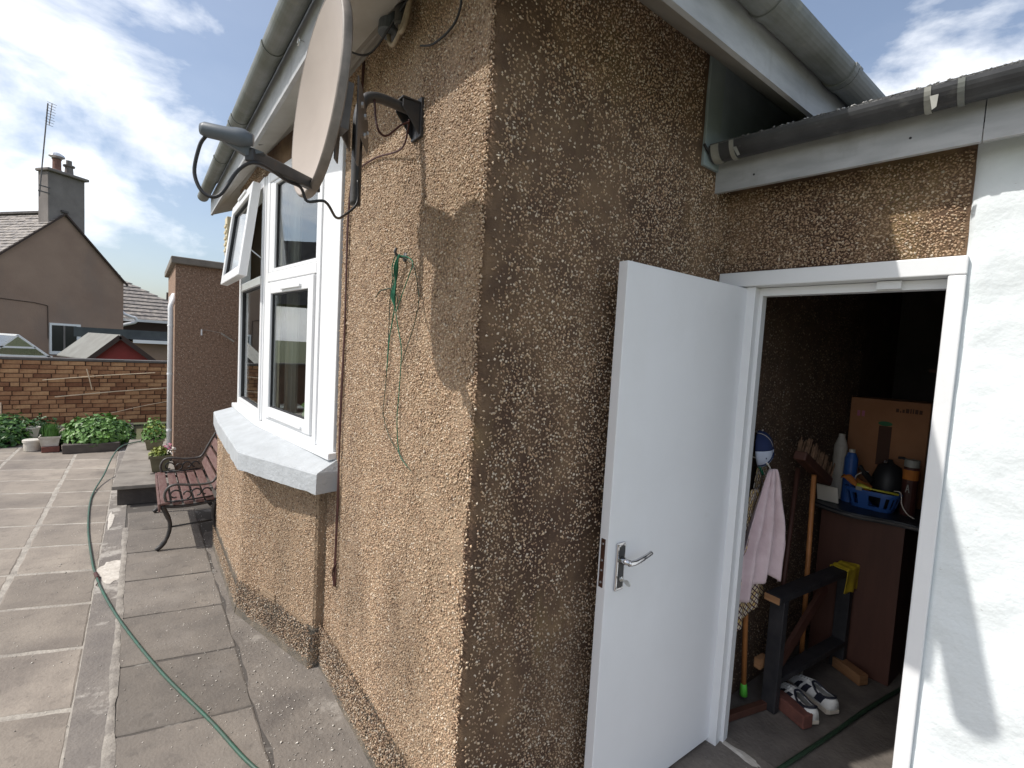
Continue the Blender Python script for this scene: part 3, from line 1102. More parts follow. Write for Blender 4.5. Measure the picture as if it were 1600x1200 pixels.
class Pebbles:
    def __init__(self):
        self.p, self.s, self.n, self.u, self.c = [], [], [], [], []

    def face(self, o, u, n, W, H, dens, keep=None, size=(0.0029, 0.0056), pale=0.0, wobble=None, w=None, tone=1.0):
        o, u, n = np.array(o, float), np.array(u, float), np.array(n, float)
        u /= np.linalg.norm(u)
        n /= np.linalg.norm(n)
        k = int(dens * W * H)
        # jittered grid keeps the stones from piling up
        a = math.sqrt(W * H / k)
        nx, ny = max(1, int(W / a)), max(1, int(H / a))
        gx, gy = np.meshgrid((np.arange(nx) + 0.5) / nx * W, (np.arange(ny) + 0.5) / ny * H)
        gx = gx.ravel() + RNG.uniform(-0.62, 0.62, nx * ny) * a
        gy = gy.ravel() + RNG.uniform(-0.62, 0.62, nx * ny) * a
        ok = (gx > 0) & (gx < W) & (gy > 0) & (gy < H)
        gx, gy = gx[ok], gy[ok]
        if keep is not None:
            kk = np.array([keep(x, y) for x, y in zip(gx, gy)])
            ok = RNG.uniform(0, 1, len(gx)) < kk
            gx, gy = gx[ok], gy[ok]
        m_ = len(gx)
        P = o + gx[:, None] * u + gy[:, None] * np.array([0, 0, 1.0])
        if wobble is not None:
            P = P + n * np.array([wobble(x, y) for x, y in zip(gx, gy)])[:, None]
        big = RNG.uniform(size[0], size[1], m_)
        S = np.stack([big * RNG.uniform(0.85, 1.35, m_), big * RNG.uniform(0.55, 0.95, m_), big * RNG.uniform(0.45, 0.85, m_)], 1)
        P = P + n * (S[:, 2] * RNG.uniform(-0.1, 0.55, m_))[:, None]
        self.p.append(P)
        self.s.append(S)
        self.n.append(np.repeat(n[None], m_, 0))
        self.u.append(np.repeat(u[None], m_, 0))
        pw = np.array(w if w is not None else [3.4, 3, 2.2, 1.6, 0.8, 2.4, 0.7], float)
        c = PAL[RNG.choice(len(PAL), m_, p=pw / pw.sum())] * RNG.uniform(0.8, 1.15, (m_, 1)) * tone
        st_ = np.array([mnoise.noise((q[0] * 2.1 + q[1] * 2.1, 3.0, q[2] * 0.9)) + 0.5 * mnoise.noise((q[0] * 7 + q[1] * 7, 9.0, q[2] * 2.5)) for q in P])
        c = c * np.clip(1.0 - 0.55 * np.clip(st_ - 0.05, 0, 1), 0.6, 1)[:, None]
        self.c.append(np.clip(c, 0, 0.85))

    def build(self, name, parent, label=None):
        P, S, n, u, c = (np.concatenate(x) for x in (self.p, self.s, self.n, self.u, self.c))
        k = len(P)
        v = np.cross(n, u)
        # tumbled orientation: random spin about the normal and a tilt
        a = RNG.uniform(0, 2 * np.pi, k)[:, None]
        e1 = u * np.cos(a) + v * np.sin(a)
        tl = RNG.uniform(-0.55, 0.55, (k, 1))
        e1 = e1 * np.cos(tl) + n * np.sin(tl)
        e2 = np.cross(n, e1)
        e2 /= np.linalg.norm(e2, axis=1)[:, None]
        e3 = np.cross(e1, e2)
        J = ICO_V[None] * RNG.uniform(0.78, 1.28, (k, len(ICO_V), 1))
        W = P[:, None] + J[:, :, 0:1] * (e1 * S[:, 0:1])[:, None] + J[:, :, 1:2] * (e2 * S[:, 1:2])[:, None] + J[:, :, 2:3] * (e3 * S[:, 2:3])[:, None]
        nv = len(ICO_V)
        verts = W.reshape(-1, 3)
        faces = (ICO_F[None] + (np.arange(k) * nv)[:, None, None]).reshape(-1, 3)
        me = bpy.data.meshes.new(name)
        me.vertices.add(len(verts))
        me.vertices.foreach_set('co', verts.ravel().astype(np.float32))
        me.loops.add(faces.size)
        me.loops.foreach_set('vertex_index', faces.ravel().astype(np.int32))
        me.polygons.add(len(faces))
        me.polygons.foreach_set('loop_start', np.arange(0, faces.size, 3, dtype=np.int32))
        me.polygons.foreach_set('loop_total', np.full(len(faces), 3, np.int32))
        me.polygons.foreach_set('use_smooth', np.ones(len(faces), bool))
        at_ = me.attributes.new('stone', 'FLOAT_COLOR', 'POINT')
        cc = np.ones((k, nv, 4), np.float32)
        cc[:, :, :3] = c[:, None]
        at_.data.foreach_set('color', cc.ravel())
        me.update()
        me.validate()
        me.materials.append(MT['pebble'])
        o = bpy.data.objects.new(name, me)
        COL.objects.link(o)
        adopt(o, parent)
        o['kind'] = 'stuff'
        return o


def keepA(x, z):
    t = 0.93 + 0.5 * mnoise.noise((x * 2.2, z * 1.6, 7.0))
    if x < 0.012:
        t *= 0.75
    return t


def footfade(x, z):
    e = 0.012 + 0.05 * mnoise.noise((x * 4, 2.2, 0)) + 0.025 * mnoise.noise((x * 15, 1.2, 0))
    return 1.0 if z > e + 0.02 else 0.12


def footkeep(x, z):
    e = 0.15 + 0.05 * mnoise.noise((x * 5, 8.2, 0))
    return 0.97 if z < e else 0.8


def keepB(x, z):
    f = mnoise.noise((x * 2.6, z * 1.5, 2.0)) * 0.7 + mnoise.noise((x * 9, z * 7, 5.0)) * 0.45
    t = 0.66 + 0.95 * f
    if x < 0.05:
        t *= 0.12 if x < 0.028 else 0.5
    return max(0.03, min(1.0, t))


pb = Pebbles()
pb.face((0, 0, 0.16), (0, 1, 0), (-1, 0, 0), 1.215, 2.8, 21000, lambda x, z: keepA(x, z) * footfade(x, z), wobble=lambda a, z: wob(a, z + 0.16))
pb.face((0, 1.215, 0.16), (0, 1, 0), (-1, 0, 0), 0.115, 0.79, 15000)
pb.face((-0.05, 1.335, 0.16), tuple(ad), tuple(BN), 0.785, 0.79, 19000, lambda x, z: keepA(x, z) * footfade(x + 3, z))
pb.face((-0.27, 2.1, 0.14), (0, 1, 0), (-1, 0, 0), 1.2, 0.81, 13000)
pb.face((0.0, 1.3305, 0.03), (-1, 0, 0), (0, -1, 0), 0.045, 0.92, 5000)
pb.face((-0.005, 1.305, 0.0), (-1, 0.05, 0), (0, -1, 0.15), 0.075, 0.19, 15000, size=(0.0034, 0.007), tone=0.7)
pb.face((-0.003, 1.24, 2.72), tuple(WD), tuple(WN), 1.06, 0.22, 12000)
pb.face((-0.136, 2.31, 2.72), (0, 1, 0), (-1, 0, 0), 1.05, 0.22, 10000)
# rough foot of the wall: greyer, crowded stones
pb.face((-0.022, 0, 0.0), (0, 1, 0), (-1, 0, 0.16), 1.33, 0.23, 17000, footkeep, size=(0.0034, 0.007), w=[2, 3, 2, 3, 2, 2, 3], tone=0.7)
pb.face(tuple(V((-0.05, 1.335, 0.0)) + BN * 0.022), tuple(ad), tuple(BN), 0.79, 0.22, 15000, footkeep, size=(0.0034, 0.007), w=[2, 3, 2, 3, 2, 2, 3], tone=0.7)
pb.face((-0.292, 2.1, 0.0), (0, 1, 0), (-1, 0, 0.1), 1.2, 0.16, 9000, tone=0.8)
pb.build('pebbles', house)
pb = Pebbles()
pb.face((0, 0, 0.0), (1, 0, 0), (0, -1, 0), 1.25, 2.46, 14500, keepB, w=[3, 3, 3, 2, 3, 2, 1], size=(0.0029, 0.0058), tone=1.12, wobble=lambda a, z: wob(-a, z) if a < 1.2 else 0.0)
pb.face((0, 0, 2.46), (1, 0, 0), (0, -1, 0), 1.0, 0.48, 14500, keepB, w=[3, 3, 3, 2, 3, 2, 1], size=(0.0029, 0.0058), tone=1.12, wobble=lambda a, z: wob(-a, z + 2.46))
pb.build('pebbles', house)

# ------------------------------------------------------------------ eaves and roof of the bungalow
E1 = 0.29      # fascia line of side B
EA = 0.235     # fascia line of side A
YE = 4.25
mb = MB()
mb.box((-EA - 0.018, -0.21, 2.79), (-EA, YE, 2.965))
mb.build('fascia', 'fascia', house)
mb = MB()
mb.box((-EA, -E1 - 0.018, 2.635), (5.2, -E1, 2.815))
mb.build('fascia', 'fascia', house)
mb = MB()
mb.box((-EA - 0.016, -E1 - 0.016, 2.636), (-EA - 0.002, -0.211, 2.95))
mb.build('fascia', 'fascia', house)
zsf = 2.662
zsa = 2.805
mb = MB()
mb.add([(-EA, -0.2, zsa), (-EA, YE, zsa), (0.02, YE, ZS), (0.02, 0.02, ZS), (-0.05, -0.05, ZS - 0.06)], [(0, 1, 2, 3, 4)])
mb.build('soffit', 'soffit', house, solid=0.012)
mb = MB()
mb.add([(-EA, -E1, zsf), (-EA, -0.2, zsf + 0.08), (-0.05, -0.05, ZS - 0.06), (0.02, 0.02, ZS), (5.2, 0.02, ZS), (5.2, -E1, zsf)], [(0, 1, 2, 3, 4, 5)])
mb.build('soffit', 'soffit', house, solid=0.012)
for yy in (0.93, 2.1):
    MB().bar((-EA + 0.012, yy, zsa - 0.001), (-0.03, yy + 0.03, ZS - 0.03), 0.006, 0.01).build('soffit_joint', 'seal', house)
mb = MB()
mb.prism([(-EA, YE - 0.02), (0.05, YE - 0.02), (0.05, YE), (-EA, YE)], lambda p: 2.80 if p[0] < 0 else 2.93, lambda p: 2.95 if p[0] < 0 else 3.2)
mb.build('bargeboard', 'fascia', house)
# roof planes, 42 degrees
pt = math.tan(math.radians(42))
ro, zr = 0.37, 2.83          # side B
ra_, za_r = 0.33, 2.985      # side A
hx = 2.2
rid = za_r + pt * (hx + ra_)
hy = -ro + (za_r - zr) / pt                     # where the hip leaves the eave of side A
ry = -ro + (rid - zr) / pt
mb = MB()
mb.extrude([(-ra_, hy, za_r), (hx, ry, rid), (hx, YE + 0.03, rid), (-ra_, YE + 0.03, za_r)], (0, 0, 0.03))
mb.extrude([(-ro, -ro, zr), (5.4, -ro, zr), (hx + 1.0, ry, rid), (hx, ry, rid), (-ra_, hy, za_r)], (0, 0, 0.031))
mb.extrude([(hx, ry, rid), (5.4, ry, rid), (5.4, YE + 0.03, rid), (hx, YE + 0.03, rid)], (0, 0, 0.029))
mb.build('roof', 'roof_tile', house)


def gutter(path_, r, matname, parent, name='gutter', thick=0.004, lip=True):
    """half-round channel along a straight run"""
    a, b_ = V(path_[0]), V(path_[1])
    d_ = (b_ - a).normalized()
    sd_ = d_.cross(V((0, 0, 1))).normalized()
    m_ = MB()
    n_ = 14
    vs, fs = [], []
    for p in (a, b_):
        for rr in (r, r - thick):
            for k in range(n_ + 1):
                t_ = math.pi * k / n_
                vs.append(p + sd_ * (rr * math.cos(t_)) - V((0, 0, 1)) * (rr * math.sin(t_)))
    w_ = n_ + 1
    for k in range(n_):
        fs.append((k, k + 1, 2 * w_ + k + 1, 2 * w_ + k))
        fs.append((w_ + k, w_ + k + 1, 3 * w_ + k + 1, 3 * w_ + k))
        fs.append((k, k + 1, w_ + k + 1, w_ + k))
        fs.append((2 * w_ + k, 2 * w_ + k + 1, 3 * w_ + k + 1, 3 * w_ + k))
    fs.append((0, w_, 3 * w_, 2 * w_))
    fs.append((n_, w_ + n_, 3 * w_ + n_, 2 * w_ + n_))
    m_.add(vs, fs)
    return m_.build(name, matname, parent, smooth=False)


GR = 0.056
GAx, GAz, GRA = -0.311, 2.955, 0.046
gA = gutter([(GAx, -0.24, GAz), (GAx, YE + 0.04, GAz)], GRA, 'gutter', house)
gB = gutter([(-0.42, -0.362, 2.80), (5.2, -0.362, 2.80)], GR, 'gutter', house)


def collar(p, d_, r, w_, matname, parent, name):
    p, d_ = V(p), V(d_)
    return gutter([p - d_ * w_ / 2, p + d_ * w_ / 2], r, matname, parent, name, thick=0.006)


for yy in (0.62, 1.28, 2.2, 2.28, 3.0):
    collar((GAx, yy, GAz), (0, 1, 0), GRA + 0.004, 0.028 if yy != 2.2 else 0.09, 'gutter', gA, 'gutter_joint')
for xx in (0.75, 1.31, 1.345):
    collar((xx, -0.362, 2.80), (1, 0, 0), GR + 0.005, 0.03, 'gutter', gB, 'gutter_joint')
mb = MB()
mb.lathe([(GRA, 0), (GRA, 0.006)], (GAx, YE + 0.038, GAz), 20, (0, 1, 0))
# lower half only matters; keep the disc below the lip
mb.v = [(x, y, min(z, GAz)) for (x, y, z) in mb.v]
mb.build('stop_end', 'gutter', gA)
# tie wires and an eyelet on the fascia
mb = MB()
mb.tube(smooth_path([(-0.37, 0.66, 2.965), (-0.355, 0.66, 2.91), (-0.30, 0.64, 2.895), (-0.265, 0.6, 2.885), (-0.256, 0.56, 2.865)]), 0.003, 6)
mb.tube(smooth_path([(-0.375, 0.66, 2.955), (-0.381, 0.66, 2.985), (-0.365, 0.66, 2.99)]), 0.006, 6)
mb.build('tie_wire', 'mid_metal', gA)
mb = MB()
ring = [(-0.276, 0.98 + 0.014 * math.cos(t_), 2.85 + 0.014 * math.sin(t_)) for t_ in [k * 0.5 for k in range(11)]]
mb.tube(ring, 0.0025, 6)
mb.bar((-0.276, 0.99, 2.86), (-0.251, 0.99, 2.865), 0.004, 0.004)
mb.build('eyelet', 'steel', house)
# lead cheek where the wall runs over the store roof
mb = MB()
mb.box((1.02, -0.012, 2.47), (1.125, 0.02, 2.90))
mb.build('lead_sheet', 'lead_light', house, bevel=0.003)
mb = MB()
mb.box((1.1255, -0.009, 2.47), (3.0, 0.02, 2.90))
mb.build('lead_sheet', 'lead', house)
mb = MB()
mb.tube(smooth_path([(1.0, -0.02, 2.54), (1.05, -0.02, 2.515), (1.1, -0.03, 2.515), (1.2, -0.05, 2.53), (1.28, -0.05, 2.55)]), 0.006, 6)
mb.build('sealant_bead', 'black', house)

# ------------------------------------------------------------------ store room (lean-to) with the doorway
store = thing('store_room', 'lean-to store with felt roof, black gutter and open doorway', 'outbuilding', (1.25, -0.4, 0))
TW = 0.13
S_L, S_R = -0.148, -0.742     # opening
Z_O = 1.985
mb = MB()
cbox(mb, 0.0, -0.778, 0.0, -TW, 2.068, 2.45)
mb.build('wall', 'mortar', store)
mb = MB()
cbox(mb, 0.0, -0.11, -0.012, -TW, 0.0, 2.068)
mb.build('wall', 'mortar', store)
pb = Pebbles()
pb.face(tuple(PC(0, 0, 2.075)), tuple(-CD), tuple(-CN), 0.77, 0.33, 20000, lambda x, z: 0.93, size=(0.003, 0.006))
pb.build('pebbles', store)
# white painted rubble wall beyond the doorway
ww = thing('white_wall', 'rough white painted rubble wall right of the store doorway', 'wall', tuple(PC(-1.6, 0, 0)))


def wskin(u, v):
    s_ = -0.768 - 2.1 * u
    z_ = 2.44 * v
    k = 0.014 * mnoise.noise((s_ * 3.0, z_ * 3.2, 0.5)) + 0.008 * mnoise.noise((s_ * 8, z_ * 8, 3.0)) + 0.003 * mnoise.noise((s_ * 25, z_ * 25, 6.0))
    f = min(1.0, u * 2.1 / 0.05)
    base = 0.004 + 0.016 * f
    if u == 0:
        return tuple(PC(s_, -0.02, z_))
    return tuple(PC(s_ + 0.006 * mnoise.noise((0, z_ * 6, 9)), base + k * (0.3 + 0.7 * f), z_))


mb = MB()
mb.grid(wskin, 150, 150)
mb.build('render', 'white_wall', ww, smooth=True)
mb = MB()
cbox(mb, -0.789, -2.868, -0.03, -0.3, 0.0, 2.44)
mb.build('core', 'white_wall', ww)
# door frame
mb = MB()
cbox(mb, -0.02, S_L, 0.016, -TW + 0.01, 0.0, 2.005)
jl = mb.build('door_jamb', 'white_gloss', store, bevel=0.003)
mb = MB()
cbox(mb, S_R, -0.787, 0.034, -TW + 0.01, 0.0, 2.005)
jr = mb.build('door_jamb', 'white_gloss', store, bevel=0.004)
mb = MB()
cbox(mb, 0.0, -0.787, 0.035, -TW + 0.01, 2.006, 2.066)
mb.build('door_head', 'white_gloss', store, bevel=0.004)
mb = MB()
cbox(mb, S_L, S_R, -0.03, -0.075, 1.972, 2.004)
cbox(mb, S_L, S_L - 0.014, -0.03, -0.075, 0.0, 1.972)
mb.build('door_stop', 'white_gloss', store)
mb = MB()
cbox(mb, -0.55, -0.62, -0.005, -0.03, 1.975, 2.003)
mb.build('catch', 'white_gloss', store)
# interior shell
mb = MB()
mb.box((1.2, -2.2, -0.05), (3.9, 0.0, -0.004))
mb.build('floor', 'store_floor', store)
mb = MB()
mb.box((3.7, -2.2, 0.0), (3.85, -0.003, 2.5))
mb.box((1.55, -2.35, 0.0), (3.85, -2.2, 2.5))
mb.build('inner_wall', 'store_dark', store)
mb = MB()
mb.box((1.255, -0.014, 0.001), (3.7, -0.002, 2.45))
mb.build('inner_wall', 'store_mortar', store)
pb = Pebbles()
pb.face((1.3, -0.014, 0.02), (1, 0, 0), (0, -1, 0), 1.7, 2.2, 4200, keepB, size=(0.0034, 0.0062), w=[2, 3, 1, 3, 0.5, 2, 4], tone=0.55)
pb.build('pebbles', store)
mb = MB()
mb.extrude([tuple(PC(0.3, -TW - 0.01, 2.42)), (3.85, -0.003, 2.44), (3.85, -2.3, 2.44), tuple(PC(-2.6, -TW - 0.01, 2.42))], (0, 0, 0.02))
mb.build('ceiling', 'store_dark', store)
# roof: mono-pitch, felt with chippings
mb = MB()
e0, e1 = PC(0.02, 0.2, 2.545), PC(-2.9, 0.2, 2.545)
f0, f1 = V((4.1, -0.013, 2.545 + 0.26 * 2.85)), V((4.1, -3.0, 2.545 + 0.26 * 2.85))
e0 = V((e0.x, -0.014, e0.z))


def roofp(u, v):
    p = e0.lerp(e1, u).lerp(f0.lerp(f1, u), v)
    return (p.x, p.y, p.z + 0.004 * mnoise.noise((p.x * 14, p.y * 14, 0)))


mb.grid(roofp, 120, 60)
mb.build('roof_felt', 'felt', store, solid=0.02)
# chippings on the lower edge of the felt
pb = Pebbles()
kk = 2600
uu, vv_ = RNG.uniform(0, 0.5, kk), RNG.uniform(0.0, 0.14, kk) ** 1.0
PP = np.array([np.array(e0.lerp(e1, a).lerp(f0.lerp(f1, a), c)) for a, c in zip(uu, vv_)]) + np.array([0, 0, 0.012])
bigs = RNG.uniform(0.003, 0.006, kk)
pb.p.append(PP)
pb.s.append(np.stack([bigs * 1.2, bigs, bigs * 0.8], 1))
pb.n.append(np.repeat([[0, 0, 1.0]], kk, 0))
pb.u.append(np.repeat([[1.0, 0, 0]], kk, 0))
pb.c.append(np.clip(RNG.uniform(0.18, 0.55, (kk, 1)) * np.array([[1, 0.98, 0.94]]), 0, 1))
pb.build('chippings', store)
# fascia board and soffit strip, gutter with taped joints
mb = MB()
cbox(mb, 0.015, -0.79, 0.10, 0.118, 2.385, 2.545)
mb.build('fascia', 'fascia', store)
mb = MB()
cbox(mb, -0.793, -2.9, 0.10, 0.119, 2.385, 2.545)
mb.build('fascia', 'fascia', store)
mb = MB()
cbox(mb, 0.01, -2.9, 0.0, 0.10, 2.43, 2.445)
mb.build('soffit', 'fascia', store)
gC = gutter([tuple(PC(0.005, 0.172, 2.54)), tuple(PC(-2.9, 0.172, 2.54))], 0.052, 'gutter_dark', store)
for s_ in (-0.02, -0.085, -0.665, -0.74):
    collar(PC(s_, 0.172, 2.54), -CD, 0.056, 0.016 if s_ != -0.02 else 0.03, 'tape' if s_ != -0.74 else 'gutter', gC, 'tape')
p = PC(-0.672, 0.2285, 2.51)
MB().extrude([p, p - CD * 0.02, p - CD * 0.018 + V((0, 0, -0.035)), p - CD * 0.008 + V((0, 0, -0.042))], CN * 0.001).build('tape_end', 'tape', gC)
p = PC(-0.095, 0.229, 2.51)
MB().extrude([p, p - CD * 0.013, p - CD * 0.03 + V((0, 0, -0.035)), p - CD * 0.02 + V((0, 0, -0.036))], CN * 0.001).build('tape_end', 'tape', gC)
for s_, z_ in ((-0.14, 2.43), (-0.62, 2.44), (-1.1, 2.44)):
    MB().lathe([(0.004, 0), (0.003, 0.003)], PC(s_, 0.118, z_), 8, tuple(-CN)).build('nail', 'seal', store)

# the open door
da = -0.02
hp = PC(-0.117, 0, 0)
dd = V((-math.cos(da), -math.sin(da), 0))
dn = V((dd.y, -dd.x, 0))
if dn.y > 0:
    dn = -dn          # towards the camera
DW, DT = 0.765, 0.04


def PD(u, o, z):
    """u from the hinge, o out of the visible face"""
    return hp + dd * u + dn * o + V((0, 0, z))


def dbox(mb, u0, u1, o0, o1, z0, z1):
    return mb.hexa([PD(u0, o0, z0), PD(u1, o0, z0), PD(u1, o1, z0), PD(u0, o1, z0), PD(u0, o0, z1), PD(u1, o0, z1), PD(u1, o1, z1), PD(u0, o1, z1)])


door = bpy.data.objects.new('door', None)
COL.objects.link(door)
adopt(door, store)
mb = MB()
dbox(mb, 0.003, DW, 0, -DT, 0.02, 2.0)
mb.build('door_leaf', 'door_white', door, bevel=0.003)
mb = MB()
dbox(mb, DW, DW + 0.002, -0.012, -0.03, 0.89, 1.06)
mb.build('lock_plate', 'brown_plate', door)
for z_ in (0.908, 0.95, 0.985, 1.043):
    MB().lathe([(0.0045, 0), (0.0035, 0.003)], PD(DW + 0.002, -0.021, z_), 8, tuple(dd)).build('screw', 'steel', door)
# lever handle on its back plate
uh = DW - 0.062
mb = MB()
dbox(mb, uh - 0.021, uh + 0.021, 0, 0.009, 0.875, 1.045)
mb.build('handle_plate', 'chrome', door, bevel=0.003)
mb = MB()
dbox(mb, uh - 0.015, uh + 0.012, 0.009, 0.0105, 0.885, 1.035)
mb.build('plate_inlay', 'dark_metal', door)
mb = MB()
hz_ = 0.985
mb.tube([PD(uh, 0.009, hz_), PD(uh, 0.03, hz_), PD(uh - 0.004, 0.046, hz_)], [0.014, 0.011, 0.01], 14)
mb.tube(smooth_path([PD(uh + 0.004, 0.047, hz_), PD(uh - 0.03, 0.05, hz_), PD(uh - 0.075, 0.048, hz_ + 0.006), PD(uh - 0.115, 0.045, hz_ + 0.014)]), [0.0095] * 6 + [0.009] * 6 + [0.008] * 7, 12)
mb.build('lever', 'chrome', door, smooth=True)
mb = MB()
mb.lathe([(0.009, 0), (0.009, 0.006), (0.006, 0.008)], PD(uh - 0.001, 0.010, 0.918), 12, tuple(dn))
mb.obox(PD(uh - 0.001, 0.026, 0.916), (0.003, 0.022, 0.007), tuple(dd), tuple(dn), (0, 0, 1))
mb.lathe([(0.012, -0.0015), (0.012, 0.0015)], PD(uh - 0.001, 0.043, 0.914), 14, (0.9, 0, 0.3))
mb.build('key', 'steel', door)
for (u_, z_) in ((-0.013, 0.884), (0.013, 0.884), (-0.013, 1.036), (0.013, 1.036)):
    MB().lathe([(0.004, 0), (0.003, 0.0025)], PD(uh + u_, 0.0105, z_), 8, tuple(dn)).build('screw', 'steel', door)
for z_ in (0.25, 1.02, 1.76):
    mb = MB()
    mb.tube([PD(-0.004, 0.004, z_ - 0.045), PD(-0.004, 0.004, z_ + 0.045)], 0.006, 10)
    mb.build('hinge', 'steel', door)

# ------------------------------------------------------------------ satellite dish on its wall bracket
dish = thing('satellite_dish', 'tan oval satellite dish on a dark bracket high on the pebbledash wall', 'satellite dish', (0, 0.448, 2.2))
MY, MZ = 0.448, 2.47
mb = MB()
mb.obox((-0.006, MY, MZ - 0.01), (0.012, 0.075, 0.13), (1, 0, 0), (0, 1, 0), (0, 0, 1))
mb.extrude([(-0.012, MY - 0.03, MZ + 0.035), (-0.075, MY - 0.03, MZ + 0.03), (-0.075, MY - 0.03, MZ + 0.005), (-0.012, MY - 0.03, MZ - 0.07)], (0, 0.004, 0))
mb.extrude([(-0.012, MY + 0.03, MZ + 0.035), (-0.075, MY + 0.03, MZ + 0.03), (-0.075, MY + 0.03, MZ + 0.005), (-0.012, MY + 0.03, MZ - 0.07)], (0, -0.004, 0))
mb.obox((-0.045, MY, MZ + 0.036), (0.066, 0.068, 0.006))
mb.build('wall_bracket', 'dark_metal', dish, bevel=0.002)
mb = MB()
PXx = -0.212
mb.tube(smooth_path([(-0.03, MY, MZ + 0.012), (-0.10, MY, MZ + 0.016), (-0.155, MY, MZ + 0.014), (-0.19, MY, MZ - 0.004), (-0.208, MY, MZ - 0.05), (PXx, MY, MZ - 0.12), (PXx, MY, MZ - 0.25), (PXx, MY, MZ - 0.345)], 5), 0.0165, 14)
mb.build('mast_tube', 'dark_metal', dish, smooth=True)
# reflector
dc = V((-0.402, 0.235, 2.318))
daz = math.radians(2)
nv = V((-math.cos(daz), -math.sin(daz), 0.06)).normalized()
tv = V((math.sin(daz), -math.cos(daz), 0)).normalized()      # towards the camera side
bv = nv.cross(tv)
if bv.z < 0:
    bv = -bv
bv = (bv + tv * 0.12).normalized()
RA, RB_, DEP = 0.18, 0.245, 0.042


def dpt(rr, a, off=0.0):
    return dc + tv * (RA * rr * math.cos(a)) + bv * (RB_ * rr * math.sin(a)) + nv * (DEP * (rr * rr - 1) + off)


mb = MB()
nr, na = 10, 56
vs, fs = [], []
for side, off in ((0, 0.0), (1, -0.004)):
    for i in range(nr + 1):
        for k in range(na):
            vs.append(dpt(max(i / nr, 0.001), 2 * math.pi * k / na, off))
for side in (0, 1):
    o_ = side * (nr + 1) * na
    for i in range(nr):
        for k in range(na):
            fs.append((o_ + i * na + k, o_ + i * na + (k + 1) % na, o_ + (i + 1) * na + (k + 1) % na, o_ + (i + 1) * na + k))
mb.add(vs, fs)
refl = mb.build('reflector', 'dish', dish, smooth=True)
mb = MB()
vs, fs = [], []
prof = [(1.0, 0.0), (1.012, 0.001), (1.03, -0.004), (1.034, -0.02), (1.02, -0.024), (1.01, -0.012)]
for (rr, off) in prof:
    for k in range(na):
        a = 2 * math.pi * k / na
        vs.append(dc + tv * (RA * rr * math.cos(a)) + bv * (RB_ * rr * math.sin(a)) + nv * off)
for i in range(len(prof)):
    j = (i + 1) % len(prof)
    for k in range(na):
        fs.append((i * na + k, i * na + (k + 1) % na, j * na + (k + 1) % na, j * na + k))
mb.add(vs, fs)
mb.build('rim', 'dish_rim', refl, smooth=True)
# clamp plates between mast and dish
back = dc - nv * 0.085
mb = MB()
cc = V((PXx, MY, 2.33))
mid = (cc + back) / 2
ddv = (cc - back).normalized()
sdv = ddv.cross(V((0, 0, 1))).normalized()
for sg in (-1, 1):
    o_ = sdv * 0.026 * sg
    poly = [back + V((0, 0, 0.10)), back + V((0, 0, -0.13)), back + V((0, 0, -0.13)) + ddv * 0.05, back + ddv * 0.075 + V((0, 0, -0.035)), cc + ddv * 0.025 + V((0, 0, -0.03)), cc + ddv * 0.035 + V((0, 0, 0.03)), cc + V((0, 0, 0.065)), back + ddv * 0.08 + V((0, 0, 0.10))]
    mb.extrude([p + o_ for p in poly], sdv * 0.004 * sg)
mb.obox(back + nv * 0.014, (0.03, 0.07, 0.12), nv, tv, bv)
mb.build('clamp', 'mid_metal', dish, bevel=0.001)
for (t_, z_) in ((0.62, 0.045), (0.62, -0.01), (0.95, 0.02), (0.3, 0.05)):
    p = back.lerp(cc, t_) + V((0, 0, z_))
    sg = 1 if (CAM - p).dot(sdv) > 0 else -1
    mb = MB()
    mb.lathe([(0.009, 0), (0.009, 0.006), (0.004, 0.007)], p + sdv * 0.030 * sg, 6, tuple(sdv * sg))
    mb.build('bolt', 'steel', dish)
# feed arm and LNB
lb = V((-0.655, 0.055, 2.075))
foot = dc - bv * 0.225 - nv * 0.03 + tv * 0.015
lh = V((-0.582, 0.05, 2.07))
mb = MB()
mb.bar(foot, lh, 0.020, 0.028)
mb.build('feed_arm', 'dark_metal', dish, bevel=0.003)
mb = MB()
LA = V((-0.592, 0.045, 2.098))
LB_ = V((-0.667, 0.075, 2.104))
ax = (LB_ - LA).normalized()
mb.tube([LA - ax * 0.018, LA, LA + ax * 0.012, LA + ax * 0.035, LB_ - ax * 0.008, LB_], [0.012, 0.0185, 0.0185, 0.0155, 0.015, 0.011], 18)
mb.build('lnb', 'lnb', dish, smooth=True)
mb = MB()
mb.extrude([LA - V((0, 0, 0.012)), LA + ax * 0.045 - V((0, 0, 0.012)), lh - V((0.004, 0, 0.004)), lh + V((0.03, 0.0, 0.012))], ax.cross(V((0, 0, 1))) * 0.022)
mb.build('lnb_holder', 'lnb', dish)
